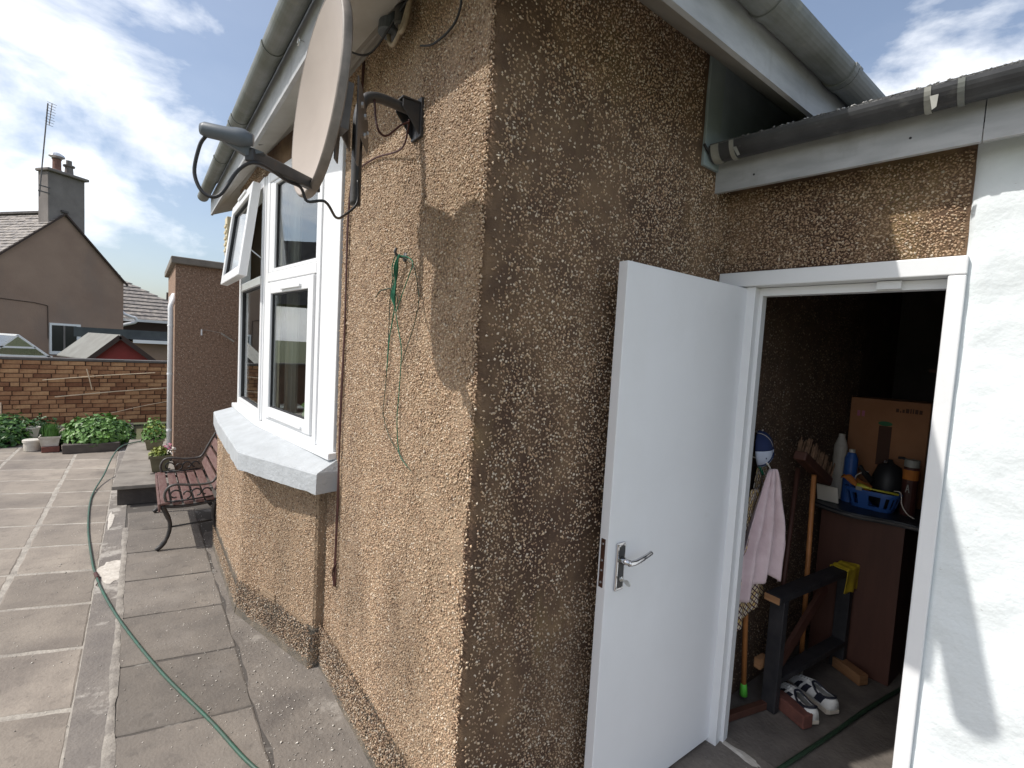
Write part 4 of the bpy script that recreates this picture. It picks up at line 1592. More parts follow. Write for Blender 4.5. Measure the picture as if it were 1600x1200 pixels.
# coax loop from the LNB, under the arm, behind the rim to the mast
mb = MB()
pth = [LB_ + V((0.010, -0.004, -0.012)), V((-0.668, 0.08, 2.07)), V((-0.676, 0.085, 2.015)), V((-0.66, 0.075, 1.975)), V((-0.632, 0.065, 1.975)), V((-0.598, 0.06, 2.035)), lh + V((0.02, 0, -0.014)), lh.lerp(foot, 0.5) - V((0, 0, 0.019)), lh.lerp(foot, 0.72) - V((0, 0, 0.02)), lh.lerp(foot, 0.82) + V((0, -0.01, -0.05)), V((-0.38, 0.19, 2.045)), V((-0.32, 0.29, 2.035)), V((-0.26, 0.4, 2.075)), V((PXx, MY - 0.018, 2.13)), V((PXx, MY - 0.018, 2.2))]
mb.tube(smooth_path(pth, 6), 0.0038, 7)
mb.build('cable', 'black', dish, smooth=True)
mb = MB()
mb.tube(smooth_path([(-0.165, MY - 0.01, MZ - 0.0), (-0.16, MY - 0.03, MZ - 0.09), (-0.13, MY - 0.03, MZ - 0.11), (-0.08, MY - 0.03, MZ - 0.06), (-0.05, MY - 0.03, MZ - 0.04)], 6), 0.0035, 6)
mb.tube(smooth_path([(-0.05, MY - 0.028, MZ - 0.03), (-0.04, MY + 0.02, MZ - 0.09), (-0.02, MY + 0.14, MZ - 0.08), (-0.012, MY + 0.35, MZ - 0.04), (-0.012, MY + 0.56, MZ - 0.03)], 6), 0.0035, 6)
mb.build('cable', 'cable_brown', dish, smooth=True)

# ------------------------------------------------------------------ cables and hooks on wall A
cc_ = thing('cable_run', 'thin dark brown cables hanging down the wall beside the white window panel', 'cable', (-0.01, 1.12, 0.5))
for j, dy_ in enumerate((0.0, 0.014)):
    mb = MB()
    pts = [(-0.012, 0.98 + dy_, 2.88), (-0.012, 1.01 + dy_, 2.6), (-0.014, 1.08 + dy_, 2.38), (-0.012, 1.118 + dy_ * 0.6, 2.2), (-0.012, 1.113 + dy_ * 0.4, 1.78), (-0.012, 1.126 + dy_, 1.33), (-0.013, 1.128 + dy_ * 0.3, 1.1), (-0.012, 1.122 + dy_, 0.96), (-0.012, 1.13 + dy_, 0.66), (-0.012, 1.12 + dy_ * 1.8, 0.56), (-0.013, 1.124 + dy_, 0.505)]
    mb.tube(smooth_path(pts, 5), 0.0036, 6)
    mb.build('cable', 'cable_brown', cc_, smooth=True)
mb = MB()
mb.tube(smooth_path([(-0.014, 1.12, 0.62), (-0.02, 1.14, 0.585), (-0.016, 1.155, 0.55), (-0.014, 1.14, 0.5)], 5), 0.0036, 6)
mb.build('cable_end', 'cable_brown', cc_, smooth=True)

fl = thing('cable_connector', 'grey cable glands with looped beige cable under the eaves', 'cable fitting', (-0.04, 0.6, 2.8))
mb = MB()
mb.lathe([(0.036, 0), (0.04, 0.004), (0.04, 0.075), (0.033, 0.08), (0.033, 0.16)], (-0.055, 0.615, 2.80), 18, (0.1, 0, 1))
mb.build('gland', 'lnb', fl, smooth=False)
mb = MB()
mb.lathe([(0.018, 0), (0.022, 0.006), (0.022, 0.06), (0.017, 0.065), (0.017, 0.15)], (-0.05, 0.525, 2.79), 16, (0.05, 0, 1))
mb.build('gland', 'dark_metal', fl, smooth=False)
mb = MB()
mb.tube(smooth_path([(-0.055, 0.615, 2.80), (-0.056, 0.6, 2.765), (-0.055, 0.56, 2.745), (-0.05, 0.5, 2.79), (-0.045, 0.455, 2.87), (-0.04, 0.46, 2.93)], 6), 0.008, 8)
mb.tube(smooth_path([(-0.05, 0.525, 2.80), (-0.052, 0.515, 2.765), (-0.05, 0.49, 2.77), (-0.045, 0.47, 2.82), (-0.04, 0.465, 2.9)], 6), 0.008, 8)
mb.build('cable', 'cable_beige', fl, smooth=True)
mb = MB()
mb.tube(smooth_path([(-0.04, 0.20, 2.80), (-0.02, 0.16, 2.72), (-0.015, 0.2, 2.66), (-0.014, 0.33, 2.66), (-0.02, 0.42, 2.69)], 6), 0.0035, 6)
mb.tube(smooth_path([(-0.2, 0.72, 2.75), (-0.12, 0.7, 2.74), (-0.08, 0.66, 2.77), (-0.06, 0.5, 2.83), (-0.03, 0.3, 2.9)], 6), 0.0035, 6)
mb.build('cable', 'black', fl, smooth=True)

tw = thing('garden_twine', 'tangled loops of green garden twine hanging from a rusty wall hook', 'twine', (-0.02, 0.51, 1.99))
mb = MB()
mb.tube(smooth_path([(0.0, 0.509, 2.0), (-0.03, 0.509, 2.0), (-0.042, 0.509, 2.012), (-0.038, 0.509, 2.026)], 5), 0.0055, 8)
mb.lathe([(0.017, 0), (0.017, 0.004)], (-0.001, 0.509, 2.0), 12, (-1, 0, 0))
mb.build('hook', 'dark_metal', tw, smooth=True)
strands = [([(-0.03, .509, 2.0), (-0.02, .57, 1.93), (-0.014, .602, 1.86), (-0.012, .608, 1.72), (-0.012, .612, 1.58), (-0.012, .625, 1.47), (-0.012, .63, 1.41), (-0.012, .56, 1.33), (-0.012, .485, 1.295), (-0.012, .42, 1.262), (-0.012, .368, 1.246)], 'twine_dark', 0.0016),
           ([(-0.03, .509, 2.0), (-0.018, .545, 1.9), (-0.014, .56, 1.84), (-0.013, .52, 1.74), (-0.013, .485, 1.66), (-0.012, .492, 1.52), (-0.012, .50, 1.4), (-0.012, .47, 1.29), (-0.012, .40, 1.255)], 'twine', 0.0017),
           ([(-0.03, .509, 2.0), (-0.02, .46, 1.985), (-0.016, .405, 1.95), (-0.013, .375, 1.88), (-0.012, .366, 1.83), (-0.012, .39, 1.76), (-0.012, .44, 1.68), (-0.012, .478, 1.62)], 'twine_dark', 0.0016),
           ([(-0.03, .51, 1.998), (-0.02, .53, 1.95), (-0.015, .555, 1.9), (-0.014, .557, 1.83), (-0.013, .575, 1.77), (-0.012, .60, 1.7), (-0.012, .612, 1.58)], 'twine', 0.0022),
           ([(-0.02, .73, 1.865), (-0.016, .70, 1.888), (-0.014, .64, 1.893), (-0.016, .58, 1.89), (-0.018, .55, 1.87), (-0.016, .53, 1.85), (-0.014, .54, 1.83)], 'twine_dark', 0.0022),
           ([(-0.03, .505, 2.0), (-0.02, .45, 1.99), (-0.018, .41, 1.965), (-0.016, .44, 1.93), (-0.014, .5, 1.86), (-0.014, .545, 1.8)], 'twine', 0.002)]
for k in range(5):
    a_ = random.uniform(-.02, .02)
    strands.append(([(-0.032, .509 + a_, 2.004), (-0.03 - 0.01 * random.random(), .53 + a_, 1.96), (-0.022, .55 + a_ * 0.6, 1.91), (-0.02 - 0.008 * random.random(), .556 + a_, 1.86), (-0.016, .548, 1.82)], 'twine', 0.0021))
for pts, mm_, r_ in strands:
    mb = MB()
    mb.tube(smooth_path(pts, 6), r_, 6)
    mb.build('strand', mm_, tw, smooth=True)

ab = thing('vent_box', 'small cream louvred box under the far end of the eaves', 'vent', (-0.15, 3.6, 2.35))
mb = MB()
mb.box((-0.205, 3.53, 2.36), (-0.002, 3.66, 2.66))
mb.prism([(-0.205, 3.53), (-0.002, 3.53), (-0.002, 3.66), (-0.205, 3.66)], lambda p: 2.355 if p[0] < -0.1 else 2.30, 2.3601)
mb.build('body', 'cream', ab, bevel=0.006)
for k in range(3):
    mb = MB()
    mb.box((-0.15, 3.522, 2.55 + 0.022 * k), (-0.06, 3.531, 2.557 + 0.022 * k))
    mb.build('louvre', 'seal', ab)
for k in range(5):
    mb = MB()
    mb.box((-0.213, 3.54, 2.38 + 0.05 * k), (-0.2045, 3.65, 2.40 + 0.05 * k))
    mb.build('rib', 'cream', ab)

# ------------------------------------------------------------------ garden hose over the paving
hs = thing('garden_hose', 'green garden hose snaking over the paving from the porch step', 'hose', (-0.9, 3.0, 0))
HR = 0.0072
pts = [(-0.1, 0.35, HR), (-0.27, 0.55, HR), (-0.405, 0.828, HR), (-0.511, 1.172, HR), (-0.678, 1.678, HR), (-0.841, 2.277, HR), (-0.945, 2.75, HR), (-0.996, 3.06, HR), (-1.03, 3.31, HR), (-1.1, 4.05, HR), (-1.14, 4.82, HR), (-1.135, 5.3, HR + .005), (-1.08, 5.8, 0.06), (-1.02, 6.25, 0.17), (-0.95, 6.6, 0.215), (-0.82, 6.85, 0.2135), (-0.66, 6.98, 0.2135), (-0.55, 7.1, 0.2135)]
mb = MB()
mb.tube(smooth_path(pts, 8), HR, 12)
mb.build('tube', 'hose', hs, smooth=True)
mb = MB()
mb.tube([(-0.984, 3.0, HR), (-1.0, 3.09, HR)], 0.0115, 12)
mb.build('coupling', 'cable_brown', hs)
mb = MB()
mb.tube(smooth_path([(-0.99, 3.03, .012), (-0.975, 2.95, .01), (-0.985, 2.88, .008)], 4), 0.004, 6)
mb.build('tie', 'cable_brown', hs)

# ------------------------------------------------------------------ bench
bn = thing('garden_bench', 'small garden bench with red-brown slats and curled iron ends', 'bench', (-0.42, 3.75, 0))
BY0, BY1 = 3.34, 4.34
SZ = 0.375
front_x, rear_x = -0.62, -0.28
slx = [-0.605, -0.53, -0.455, -0.38, -0.31]
for i, x_ in enumerate(slx):
    mb = MB()
    w_ = 0.058
    z_ = SZ - 0.012 * math.sin(i / 4 * math.pi)
    mb.box((x_ - w_ / 2, BY0 - 0.02, z_ - 0.018), (x_ + w_ / 2, BY1 + 0.02, z_))
    mb.build('seat_slat', 'bench_wood', bn, bevel=0.004)
mb = MB()
mb.box((-0.65, BY0 - 0.02, SZ - 0.07), (-0.636, BY1 + 0.02, SZ - 0.004))
mb.build('front_rail', 'bench_wood', bn, bevel=0.003)
for i in range(4):
    t_ = i / 3
    c0 = V((-0.265 + 0.115 * t_, 0, SZ + 0.09 + 0.27 * t_))
    dirb = V((0.115, 0, 0.27)).normalized()
    mb = MB()
    mb.obox((c0.x, (BY0 + BY1) / 2, c0.z), (0.072, BY1 - BY0 + 0.04, 0.018), tuple(dirb), (0, 1, 0), tuple(dirb.cross(V((0, 1, 0)))))
    mb.build('back_slat', 'bench_wood', bn, bevel=0.004)
for yy in (BY0, BY1):
    end = bpy.data.objects.new('bench_end', None)
    COL.objects.link(end)
    adopt(end, bn)
    mb = MB()
    P = lambda x, z: (x, yy, z)
    mb.tube(smooth_path([P(-0.625, SZ - 0.03), P(-0.6, SZ - 0.09), P(-0.575, SZ - 0.17), P(-0.585, SZ - 0.26), P(-0.62, SZ - 0.33), P(-0.66, 0.008)], 6), [0.017] * 10 + [0.014] * 12 + [0.018] * 9, 8)
    mb.build('leg', 'iron', end, smooth=True)
    mb = MB()
    mb.tube(smooth_path([P(-0.27, SZ - 0.02), P(-0.285, SZ - 0.11), P(-0.28, SZ - 0.2), P(-0.25, SZ - 0.29), P(-0.2, 0.008)], 6), [0.017] * 9 + [0.014] * 8 + [0.018] * 8, 8)
    mb.build('leg', 'iron', end, smooth=True)
    mb = MB()
    mb.tube([P(-0.578, SZ - 0.2), P(-0.28, SZ - 0.19)], 0.007, 8)
    mb.build('stretcher', 'iron', end, smooth=True)
    mb = MB()
    mb.tube(smooth_path([P(-0.635, SZ - 0.03), P(-0.53, SZ - 0.045), P(-0.4, SZ - 0.045), P(-0.27, SZ - 0.02), P(-0.25, SZ + 0.06), P(-0.19, SZ + 0.24), P(-0.13, SZ + 0.38)], 6), 0.012, 8)
    mb.build('side_rail', 'iron', end, smooth=True)
    mb = MB()
    mb.tube(smooth_path([P(-0.6, SZ + 0.0), P(-0.61, SZ + 0.06), P(-0.585, SZ + 0.115), P(-0.53, SZ + 0.13), P(-0.43, SZ + 0.115), P(-0.33, SZ + 0.115), P(-0.28, SZ + 0.14), P(-0.225, SZ + 0.25), P(-0.165, SZ + 0.36), P(-0.13, SZ + 0.385)], 6), 0.010, 8)
    mb.build('armrest', 'iron_arm', end, smooth=True)
    mb = MB()
    for (cx_, cz_, r_, a0, a1) in ((-0.545, SZ + 0.05, 0.04, 0.3, 5.2), (-0.47, SZ + 0.045, 0.035, -1.5, 3.2), (-0.4, SZ + 0.05, 0.04, 3.4, -1.6), (-0.34, SZ + 0.05, 0.036, 0, 4.6)):
        mb.tube([P(cx_ + r_ * (1 - 0.5 * k / 16) * math.cos(a0 + (a1 - a0) * k / 16), cz_ + r_ * (1 - 0.5 * k / 16) * math.sin(a0 + (a1 - a0) * k / 16)) for k in range(17)], 0.0065, 6)
    mb.tube([P(-0.6, SZ + 0.0), P(-0.44, SZ - 0.0), P(-0.29, SZ + 0.01)], 0.007, 6)
    so = mb.build('scrollwork', 'iron', end, smooth=True)
    so['kind'] = 'stuff'

# ------------------------------------------------------------------ porch block with step, downpipe, oddments
porch = thing('porch', 'shaded pebbledash porch wall with flat coping behind the bench', 'porch', (0.2, 6.3, 0))
mb = MB()
mb.box((-0.455, 5.6, 0.0), (2.2, 7.4, 2.46))
mb.build('wall', 'farpebble', porch)
mb = MB()
mb.box((-0.50, 5.55, 2.461), (2.25, 7.45, 2.54))
mb.build('coping', 'concrete', porch, bevel=0.01)
mb = MB()
mb.box((-0.47, 6.0, 0.2), (-0.456, 6.85, 2.15))
mb.build('side_door', 'upvc', porch)
st = thing('porch_step', 'low concrete step with stone slabs along the porch', 'step', (-0.75, 5.8, 0))
mb = MB()
mb.prism([(-0.935, 4.72), (-0.456, 4.66), (-0.456, 7.1), (-0.87, 7.1)], 0.0, 0.163)
mb.build('riser', 'step_side', st)
ys = [4.66, 5.22, 5.78, 6.34, 6.9, 7.15]
for a_, b_ in zip(ys[:-1], ys[1:]):
    mb = MB()
    xa = -0.975 + (a_ - 4.66) * 0.04
    xb = -0.975 + (b_ - 4.66) * 0.04
    mb.prism([(xa, a_ + 0.004), (-0.458, a_ - 0.06), (-0.458, b_ - 0.068), (xb, b_ - 0.004)], 0.164, 0.2)
    mb.build('slab', 'concrete', st, bevel=0.006)
dp = thing('downpipe', 'white plastic downpipe on the edge of the porch wall', 'downpipe', (-0.49, 5.62, 0.2))
mb = MB()
mb.tube(smooth_path([(-0.46, 5.72, 2.12), (-0.47, 5.68, 2.06), (-0.495, 5.64, 1.98), (-0.495, 5.63, 1.9)], 4) + [V((-0.495, 5.63, 0.22))], 0.027, 12)
mb.build('pipe', 'upvc', dp, smooth=True)
for z_ in (0.55, 1.2, 1.75):
    mb = MB()
    mb.lathe([(0.03, 0), (0.03, 0.02)], (-0.495, 5.63, z_), 12)
    mb.build('clip', 'upvc', dp)
mb = MB()
mb.lathe([(0.034, 0), (0.038, 0.04)], (-0.495, 5.63, 0.21), 12)
mb.build('gully_collar', 'mid_metal', dp)
hk = thing('wall_stick', 'short weathered stick and wire hook fixed on the porch wall', 'stick', (0.0, 5.57, 1.68))
mb = MB()
mb.bar((0.0, 5.57, 1.705), (0.135, 5.57, 1.615), 0.014, 0.018)
mb.build('stick', 'joint', hk)
mb = MB()
mb.tube([(-0.197, 5.59, 1.735), (-0.2, 5.565, 1.735), (-0.2, 5.565, 1.67)], 0.008, 6)
mb.build('hook', 'upvc', hk)
mb = MB()
mb.tube([(-0.195, 5.575, 1.735), (-0.1, 5.585, 1.728), (0.0, 5.575, 1.71)], 0.003, 6)
mb.build('wire', 'joint', hk)


# ------------------------------------------------------------------ plants
def leaves(parent, c, rx, ry, rz, count, size, matname, name='foliage', dome=True, seed=0, ripple=0.12, curl=0.25, tri=False):
    rr = np.random.default_rng(seed)
    mb = MB()
    vs, fs = [], []
    for k in range(count):
        a = rr.uniform(0, 2 * math.pi)
        q = math.sqrt(rr.uniform(0, 1))
        el = math.sqrt(max(0.0, 1 - q * q)) if dome else 1.0
        hgt = el * rr.uniform(0.45, 1.08) + rr.normal(0, ripple)
        p = V((c[0] + rx * q * math.cos(a), c[1] + ry * q * math.sin(a), c[2] + rz * max(0.02, hgt)))
        out = V((math.cos(a) * q * 0.9 + rr.normal(0, 0.4), math.sin(a) * q * 0.9 + rr.normal(0, 0.4), 0.75)).normalized()
        t1 = out.cross(V((rr.normal(), rr.normal(), rr.normal()))).normalized()
        t2 = out.cross(t1)
        L_ = size * rr.uniform(0.7, 1.3)
        w_ = L_ * rr.uniform(0.55, 0.8)
        o_ = len(vs)
        vs += [p - t1 * L_ * 0.5, p - t1 * L_ * 0.1 + t2 * w_ * 0.5 + out * L_ * curl * 0.4, p + t1 * L_ * 0.5 - out * L_ * curl * 0.6, p - t1 * L_ * 0.1 - t2 * w_ * 0.5 + out * L_ * curl * 0.4, p + t1 * L_ * 0.05 - out * L_ * 0.05]
        fs += [(o_, o_ + 1, o_ + 4), (o_ + 1, o_ + 2, o_ + 4), (o_ + 2, o_ + 3, o_ + 4), (o_ + 3, o_, o_ + 4)]
    me = bpy.data.meshes.new(name)
    me.from_pydata([tuple(v) for v in vs], [], fs)
    me.materials.append(MT[matname])
    o = bpy.data.objects.new(name, me)
    COL.objects.link(o)
    adopt(o, parent)
    o['kind'] = 'stuff'
    return o


pl_ = thing('raised_planter', 'brick-edged raised planter filled with low bright green leafy plants', 'planter', (-1.25, 7.9, 0))
mb = MB()
mb.box((-1.58, 7.42, 0.0), (-0.99, 7.5, 0.12))
mb.build('edge', 'step_side', pl_, bevel=0.008)
mb = MB()
mb.box((-1.58, 7.5, 0.0), (-1.5, 8.5, 0.118))
mb.build('edge', 'step_side', pl_, bevel=0.008)
mb = MB()
mb.box((-1.06, 7.5, 0.0), (-0.985, 8.5, 0.118))
mb.build('edge', 'step_side', pl_, bevel=0.008)
mb = MB()
mb.box((-1.5, 7.5, 0.0), (-1.06, 8.5, 0.09))
mb.build('soil', 'soil', pl_)
leaves(pl_, (-1.25, 7.92, 0.09), 0.43, 0.5, 0.30, 1500, 0.075, 'leaf', seed=1)
leaves(pl_, (-1.25, 7.92, 0.07), 0.40, 0.48, 0.24, 700, 0.07, 'leaf2', seed=2)


def tub(name, label, cat, c, r0, r1, h, matname, square=False, rim=0.01):
    t_ = thing(name, label, cat, (c[0], c[1], c[2]))
    mb = MB()
    if square:
        for (lo_, hi_, r_a, r_b) in ((0, h, r0, r1),):
            x, y, z = c
            mb.hexa([(x - r0, y - r0, z), (x + r0, y - r0, z), (x + r0, y + r0, z), (x - r0, y + r0, z), (x - r1, y - r1, z + h), (x + r1, y - r1, z + h), (x + r1, y + r1, z + h), (x - r1, y + r1, z + h)])
        mb.build('body', matname, t_, bevel=0.004)
        mb = MB()
        for (xa, xb, ya, yb) in ((-1, 1, -1, -0.9), (-1, 1, 0.9, 1), (-1, -0.9, -0.9, 0.9), (0.9, 1, -0.9, 0.9)):
            mb.box((x + (r1 + rim) * xa, y + (r1 + rim) * ya, z + h - 0.012), (x + (r1 + rim) * xb, y + (r1 + rim) * yb, z + h + 0.014))
        mb.build('rim', matname, t_)
        mb = MB()
        mb.box((x - r1 * 0.9, y - r1 * 0.9, z + h - 0.01), (x + r1 * 0.9, y + r1 * 0.9, z + h + 0.004))
        mb.build('soil', 'soil', t_)
    else:
        mb.lathe([(r0 * 0.9, 0), (r0, 0.004), (r1, h - 0.02), (r1 + rim, h - 0.018), (r1 + rim, h), (r1 - 0.008, h), (r1 - 0.012, h - 0.03)], c, 24)
        mb.build('body', matname, t_, smooth=False)
        mb = MB()
        mb.lathe([(r1 - 0.012, 0), (r1 - 0.012, 0.004)], (c[0], c[1], c[2] + h - 0.034), 20)
        mb.build('soil', 'soil', t_)
    return t_


p1 = tub('flower_pot', 'square olive tapered pot with yellow-green plants and pink flowers, nearest the bench', 'flower pot', (-0.595, 5.12, 0.212), 0.066, 0.088, 0.16, 'pot_olive', True)
leaves(p1, (-0.595, 5.12, 0.37), 0.095, 0.095, 0.09, 260, 0.035, 'leaf3', seed=5)
leaves(p1, (-0.53, 5.14, 0.44), 0.06, 0.06, 0.05, 30, 0.03, 'petal_pink', name='flowers', seed=6)
leaves(p1, (-0.5, 5.1, 0.4), 0.05, 0.05, 0.08, 24, 0.03, 'petal_white', name='flowers', seed=7)
mb = MB()
mb.tube(smooth_path([(-0.665, 5.05, 0.203), (-0.665, 5.03, 0.206), (-0.54, 5.03, 0.206), (-0.53, 5.05, 0.203)], 3), 0.004, 6)
mb.build('stand', 'iron', p1)
p2 = tub('flower_pot', 'square olive pot of reddish-green plants behind the nearer pot on the step', 'flower pot', (-0.62, 6.4, 0.2), 0.075, 0.095, 0.12, 'pot_olive', True)
leaves(p2, (-0.62, 6.4, 0.31), 0.13, 0.13, 0.22, 380, 0.045, 'leaf', seed=8, ripple=0.2)
leaves(p2, (-0.62, 6.4, 0.40), 0.12, 0.12, 0.15, 120, 0.04, 'leaf3', seed=9)
wt_ = tub('plant_tub', 'white plastic trough of tall fine green chives on a brick', 'plant tub', (-1.72, 7.72, 0.075), 0.085, 0.105, 0.12, 'pot_white', True, rim=0.006)
rr = np.random.default_rng(3)
mb = MB()
for k in range(420):
    a = rr.uniform(0, 6.28); q = math.sqrt(rr.uniform(0, 1)) * 0.09
    x, y = -1.72 + q * math.cos(a), 7.72 + q * math.sin(a)
    h_ = rr.uniform(0.1, 0.21)
    lx, ly = rr.normal(0, 0.03), rr.normal(0, 0.03)
    b0 = V((x, y, 0.18))
    w_ = V((math.cos(a + 1.3), math.sin(a + 1.3), 0)) * 0.0035
    mb.add([b0 - w_, b0 + w_, b0 + V((lx * 0.4, ly * 0.4, h_ * 0.6)) + w_ * 0.8, b0 + V((lx * 0.4, ly * 0.4, h_ * 0.6)) - w_ * 0.8, b0 + V((lx, ly, h_))], [(0, 1, 2, 3), (3, 2, 4)])
me = bpy.data.meshes.new('foliage')
me.from_pydata(mb.v, [], mb.f)
me.materials.append(MT['grassleaf'])
o = bpy.data.objects.new('foliage', me); COL.objects.link(o); adopt(o, wt_); o['kind'] = 'stuff'
bk = thing('paving_brick', 'worn red brick under the white trough of chives', 'brick', (-1.71, 7.66, 0))
MB().box((-1.80, 7.60, 0.0), (-1.62, 7.80, 0.074)).build('brick', 'brick_red', bk, bevel=0.006)
bkt = tub('bucket', 'low round white lidded bucket on the paving beside the trough', 'bucket', (-1.91, 7.82, 0.0), 0.088, 0.09, 0.135, 'pot_white')
MB().lathe([(0.098, 0), (0.1, 0.01), (0.09, 0.016), (0.02, 0.019)], (-1.91, 7.82, 0.135), 24).build('lid', 'pot_white', bkt)
tp = tub('plant_pot', 'tilted white pot lying behind the lidded bucket', 'plant pot', (-1.99, 8.4, 0.08), 0.06, 0.085, 0.15, 'pot_white')
bsh = thing('leafy_bush', 'dark green leafy bush spilling over the left edge of the paving', 'bush', (-2.3, 8.5, 0))
leaves(bsh, (-2.32, 8.5, 0.0), 0.42, 0.4, 0.33, 1300, 0.075, 'leaf2', seed=11, ripple=0.16)
leaves(bsh, (-2.32, 8.5, 0.04), 0.40, 0.38, 0.35, 420, 0.065, 'leaf', seed=12, ripple=0.16)
mb = MB()
for k in range(7):
    a = k * 0.9
    mb.tube([(-2.32, 8.5, 0.0), (-2.32 + 0.15 * math.cos(a), 8.5 + 0.15 * math.sin(a), 0.15), (-2.32 + 0.3 * math.cos(a), 8.5 + 0.3 * math.sin(a), 0.26)], [0.008, 0.006, 0.003], 5)
mb.build('stem', 'soil', bsh)
bs2 = thing('leafy_bush', 'smaller dark shrub between the left bush and the white tubs', 'bush', (-1.98, 8.75, 0))
leaves(bs2, (-1.95, 8.8, 0.0), 0.2, 0.25, 0.26, 420, 0.06, 'leaf2', seed=13, ripple=0.2)
mb = MB()
mb.box((-0.96, 8.1, 0.005), (-0.86, 8.28, 0.02))
tag(mb.build('paving_offcut', 'white_patch'), 'pale offcut of stone lying beyond the planter', 'stone')['kind'] = 'thing'

# ------------------------------------------------------------------ brick garden wall
bw = thing('brick_wall', 'orange-brown brick garden wall at the far end of the paving', 'garden wall', (-1.6, 10.05, 0))
mb = MB()
mb.box((-4.4, 10.012, 0.0), (0.6, 10.2, 1.10))
mb.build('core', 'brick_joint', bw)
me = MB().box((-0.104, -0.052, -0.031), (0.104, 0.052, 0.031)).mesh('brick')
me.materials.append(MT['brick'])
meh = MB().box((-0.05, -0.052, -0.031), (0.05, 0.052, 0.031)).mesh('brick')
meh.materials.append(MT['brick'])
nb = 0
rb = random.Random(2)
for r_ in range(15):
    z_ = 0.036 + r_ * 0.0735
    x = -2.95 - (0.11 if r_ % 2 else 0) - rb.uniform(0, 0.05)
    while x < -0.3:
        half = rb.random() < 0.17
        w_ = 0.1 if half else 0.208
        if nb < 300:
            o = bpy.data.objects.new('brick', meh if half else me)
            COL.objects.link(o)
            o.location = (x + w_ / 2, 10.052 + rb.uniform(-0.009, 0.004), z_ + rb.uniform(-0.002, 0.002))
            o.rotation_euler = (0, rb.uniform(-0.006, 0.006), rb.uniform(-0.01, 0.01))
            adopt(o, bw)
            nb += 1
        x += w_ + rb.uniform(0.009, 0.016)
mb = MB()
mb.box((-4.4, 9.985, 1.101), (0.6, 10.22, 1.145))
mb.build('coping', 'slate_dark', bw, bevel=0.008)
for i, (a_, b_, r_) in enumerate([((-2.05, 9.9, 0.78), (-0.55, 9.92, 0.93), 0.006), ((-1.9, 9.88, 0.5), (-0.3, 9.86, 0.66), 0.007), ((-1.5, 9.9, 0.98), (-1.43, 9.9, 0.62), 0.006), ((-1.2, 9.86, 0.2), (-0.3, 9.84, 0.42), 0.004), ((-2.5, 9.7, 0.0), (-2.53, 9.86, 0.42), 0.006)]):
    mb = MB()
    mb.tube([V(a_), (V(a_) + V(b_)) / 2 + V((0, 0, 0.012)), V(b_)], r_ * 1.35, 6)
    tag(mb.build('garden_cane', 'cane'), ['long pale cane leaning across the upper brick wall', 'long pale cane across the middle of the brick wall', 'short upright cane joining the two long canes', 'low thin cane near the foot of the brick wall', 'short cane standing in the left bush'][i], 'cane', 'canes against the brick wall')['kind'] = 'thing'

# ------------------------------------------------------------------ neighbours beyond the wall
P0 = V((-3.4, 24, 0)); GD = V((.8, .6, 0)); RD = V((-.6, .8, 0))


def PG(w_, r_, z_):
    return P0 + GD * w_ + RD * r_ + V((0, 0, z_))


nh = thing('gable_house', 'brown harled house with a tall gable chimney beyond the brick wall', 'house', tuple(PG(0.3, 0, 0)))
apx, apz = 0.386, 5.93
wl_, wr_, ez = -1.85, 2.55, 3.72
mb = MB()
mb.extrude([PG(wl_, 0, 0), PG(wr_, 0, 0), PG(wr_, 0, ez), PG(apx, 0, apz - 0.05), PG(wl_, 0, ez)], RD * 5)
mb.build('wall', 'house_brown', nh)
nc = 17
for sgn, mm_ in ((-1, 'slate'), (1, 'slate_dark')):
    mb = MB()
    eavew = (wl_ - 0.2) if sgn < 0 else (wr_ + 0.12)
    for k in range(nc):
        t0, t1 = k / nc, (k + 1.25) / nc
        for j in range(17):
            r0_, r1_ = -0.06 + j * 0.31 + (0.155 if k % 2 else 0), -0.06 + j * 0.31 + 0.3 + (0.155 if k % 2 else 0)
            if k % 2 and j == 0:
                r0_ = -0.06
            jit = random.uniform(-0.012, 0.012)
            w0, w1 = apx + (eavew - apx) * (1 - t0), apx + (eavew - apx) * max(0, 1 - t1)
            za_ = apz + (ez - 0.12 - apz) * (1 - t0) + 0.05 + jit
            zb_ = apz + (ez - 0.12 - apz) * max(0, 1 - t1) + 0.012
            mb.extrude([PG(w0, r0_, za_), PG(w0, r1_, za_), PG(w1, r1_, zb_), PG(w1, r0_, zb_)], (0, 0, 0.018))
    o = mb.build('slates', mm_, nh)
    o['kind'] = 'stuff'
mb = MB()
mb.bar(PG(apx, -0.06, apz + 0.09), PG(apx, 5.2, apz + 0.09), 0.22, 0.08)
mb.build('ridge', 'slate_dark', nh)
for (w0, w1) in ((wl_ - 0.2, apx), (wr_ + 0.12, apx)):
    mb = MB()
    a_ = PG(w0, -0.07, ez - 0.14); b_ = PG(w1, -0.07, apz + 0.01)
    mb.bar(a_, b_, 0.05, 0.06)
    mb.build('verge', 'shed_trim', nh)
ch = bpy.data.objects.new('chimney', None)
COL.objects.link(ch)
adopt(ch, nh)


def gbox(mb, w0, w1, r0_, r1_, z0, z1):
    return mb.hexa([PG(w0, r0_, z0), PG(w1, r0_, z0), PG(w1, r1_, z0), PG(w0, r1_, z0), PG(w0, r0_, z1), PG(w1, r0_, z1), PG(w1, r1_, z1), PG(w0, r1_, z1)])


